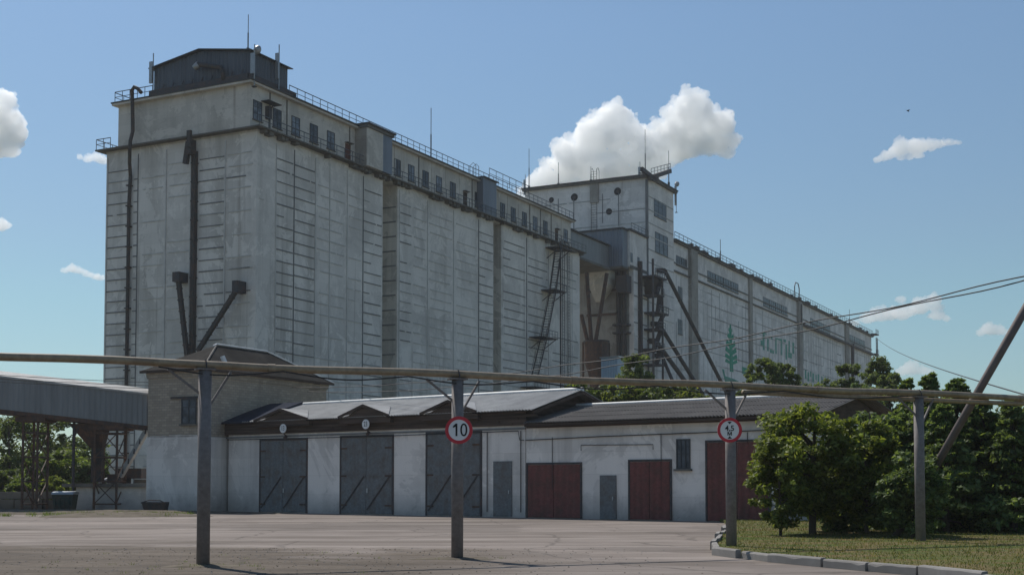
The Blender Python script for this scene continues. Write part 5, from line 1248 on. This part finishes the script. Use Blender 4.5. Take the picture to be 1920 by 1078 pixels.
# ================================================================== clouds
def m_cloud(dens):
    m, n, out = nt('cloud_vapour'); v = N(n, 'ShaderNodeVolumeScatter'); v.inputs['Color'].default_value = (1, 1, 1, 1); v.inputs['Density'].default_value = dens; v.inputs['Anisotropy'].default_value = .55
    n.links.new(v.outputs[0], out.inputs['Volume']); m.cycles.homogeneous_volume = True if hasattr(m.cycles, 'homogeneous_volume') else False
    return m
ctex = bpy.data.textures.new('cloud_billow', 'CLOUDS'); ctex.noise_scale = 22; ctex.noise_depth = 5
ctex3 = bpy.data.textures.new('cloud_edge', 'CLOUDS'); ctex3.noise_scale = 3.2; ctex3.noise_depth = 3
ctex2 = bpy.data.textures.new('cloud_frill', 'CLOUDS'); ctex2.noise_scale = 7; ctex2.noise_depth = 4
import bmesh
def ico(sub):
    bm = bmesh.new(); bmesh.ops.create_icosphere(bm, subdivisions=sub, radius=1.0); v = np.array([q.co[:] for q in bm.verts]); f = np.array([[q.index for q in p.verts] for p in bm.faces]); bm.free(); return v, f
ICO = {1: ico(1), 2: ico(2), 3: ico(3)}
def cloud(label, blobs, Y, dens, seed, wisp=1.0, vox=2.0, extra=12, deep=.6):
    rg_ = random.Random(seed); k = Y / F; c0_ = at(blobs[0][0], blobs[0][1], Y); VV = []; FF = []; cnt = 0
    def ball(p, r, sq=1.0, sub=2):
        nonlocal cnt
        v, f = ICO[sub]; VV.append(v * np.array((r, r, r * sq)) + np.array(p[:])); FF.append(f + cnt); cnt += len(v)
    full = []
    for i_, bl in enumerate(blobs):
        full.append(bl)
        if i_:
            pv = blobs[i_ - 1]; dd = math.hypot(bl[0] - pv[0], bl[1] - pv[1])
            if .5 * (bl[2] + pv[2]) < dd < 1.9 * (bl[2] + pv[2]): full.append(((bl[0] + pv[0]) / 2 + rg_.uniform(-1, 1), (bl[1] + pv[1]) / 2, (bl[2] + pv[2]) * .45, .75))
    for bl in full:
        x, y, rp = bl[:3]; sq = bl[3] if len(bl) > 3 else .85
        p = at(x, y, Y + rg_.uniform(-1, 1) * rp * k * .5) - c0_; r = rp * k * (.92 if rp > 25 else 1.12); ball(p, r, sq, 3 if r > 20 else 2)
        for j in range(extra):
            a = rg_.uniform(0, 2 * PI); b_ = rg_.uniform(-.5, 1.4); dv = Vector((math.cos(a) * math.cos(b_), -abs(math.sin(a) * math.cos(b_)), math.sin(b_) * sq))
            c = p + dv * r * rg_.uniform(.85, 1.02); r2 = r * rg_.uniform(.16, .40); ball(c, r2, max(.7, sq))
            if r2 < vox * 1.5: continue
            for m_ in range(6):
                a = rg_.uniform(0, 2 * PI); b_ = rg_.uniform(-.6, 1.4); d2 = Vector((math.cos(a) * math.cos(b_), -abs(math.sin(a) * math.cos(b_)), math.sin(b_)))
                ball(c + d2 * r2 * .95, r2 * rg_.uniform(.25, .5), 1.0, 1)
    V = np.concatenate(VV); V[:, 1] *= deep; Fa = np.concatenate(FF)
    me = bpy.data.meshes.new('cloud'); me.from_pydata(V.tolist(), [], Fa.tolist()); me.materials.append(m_cloud(dens))
    o = bpy.data.objects.new('cloud', me); COL.objects.link(o); o.location = c0_
    rm = o.modifiers.new('merge', 'REMESH'); rm.mode = 'VOXEL'; rm.voxel_size = vox
    for tx, stg in ((ctex, 11 * wisp), (ctex2, 7 * wisp), (ctex3, 3.5 * wisp)):
        dm = o.modifiers.new('billow', 'DISPLACE'); dm.texture = tx; dm.strength = stg; dm.mid_level = .5; dm.texture_coords = 'GLOBAL'
    tag(o, label, 'cloud', 'fair-weather clouds'); return o
YC = 2600
cloud('large bright heaped cloud rising behind the square tower', [(1075, 305, 42), (1150, 225, 42), (1110, 255, 40), (1170, 262, 48), (1040, 330, 36), (1005, 348, 22), (1215, 285, 42), (1150, 320, 46), (1255, 262, 38), (1300, 205, 44), (1290, 245, 42), (1345, 235, 38), (1330, 268, 30), (1368, 262, 20), (1365, 285, 14), (1335, 272, 22), (1300, 275, 26), (1270, 285, 26), (1240, 300, 30), (1060, 280, 24), (1090, 300, 44), (1120, 330, 44), (1200, 310, 40), (1180, 340, 34), (1070, 345, 30), (1210, 255, 18), (1262, 215, 20), (1230, 320, 22), (985, 362, 16)], YC, .09, 1, 1.0, 1.6)
cloud('big white cloud cut off by the left edge', [(-10, 230, 46), (8, 190, 22), (30, 250, 24), (18, 280, 20), (-30, 280, 40), (40, 235, 12)], YC, .09, 2)
cloud('small flat cloud beside the left edge of the elevator', [(165, 298, 9), (180, 296, 11, .7), (195, 302, 9, .6), (148, 294, 6), (205, 303, 8)], YC, .085, 3, .5, 1.3)
cloud('tiny cloud puff at the left edge', [(2, 422, 13), (12, 424, 8), (-8, 426, 12)], YC, .09, 4, .5, 1.3)
cloud('low wispy cloud beside the elevator wall', [(135, 504, 10, .6), (150, 509, 10, .5), (170, 516, 9, .5), (188, 522, 10, .5), (122, 508, 6, .6)], YC, .08, 5, .5, 1.3)
cloud('flat elongated cloud alone in the right sky', [(1690, 278, 17, .9), (1665, 292, 12, .7), (1645, 300, 8, .6), (1715, 275, 18, .8), (1745, 274, 14, .7), (1775, 268, 10, .6), (1795, 268, 6, .6), (1720, 292, 10, .5), (1690, 297, 9, .5)], YC, .08, 6, .5, 1.5)
cloud('long pale cloud behind the two power cables', [(1625, 596, 14, .7), (1650, 590, 16, .8), (1690, 588, 17, .7), (1725, 575, 17, .8), (1752, 562, 13, .8), (1755, 592, 14, .6), (1690, 562, 10, .7), (1600, 606, 10, .6), (1775, 598, 8, .6)], YC, .07, 7, .6, 1.6)
cloud('faint low cloud just over the dark trees', [(1705, 690, 14, .8), (1690, 698, 11, .6), (1725, 694, 12, .6), (1745, 697, 8, .5)], YC, .06, 8, .5, 1.5)
cloud('small pale cloud touching the stay pole', [(1853, 616, 13, .8), (1840, 624, 9, .7), (1872, 620, 12, .7), (1890, 624, 7, .6)], YC, .07, 9, .5, 1.4)

# ================================================================== thin haze volume, added to lift the dark tones
hm, hn, ho = nt('dark_lift_haze'); hv = N(hn, 'ShaderNodeVolumePrincipled'); hv.inputs['Color'].default_value = (.93, .96, 1, 1); hv.inputs['Density'].default_value = HAZE; hv.inputs['Anisotropy'].default_value = .2
hv.inputs['Density Attribute'].default_value = ''
hn.links.new(hv.outputs[0], ho.inputs['Volume'])
b = MB(); b.box(-460, 560, -40, 640, -1.2, 64, hm); o = b.build('haze'); tag(o, 'thin pale haze added over the whole yard to lift its dark tones', 'haze', None, 'stuff')
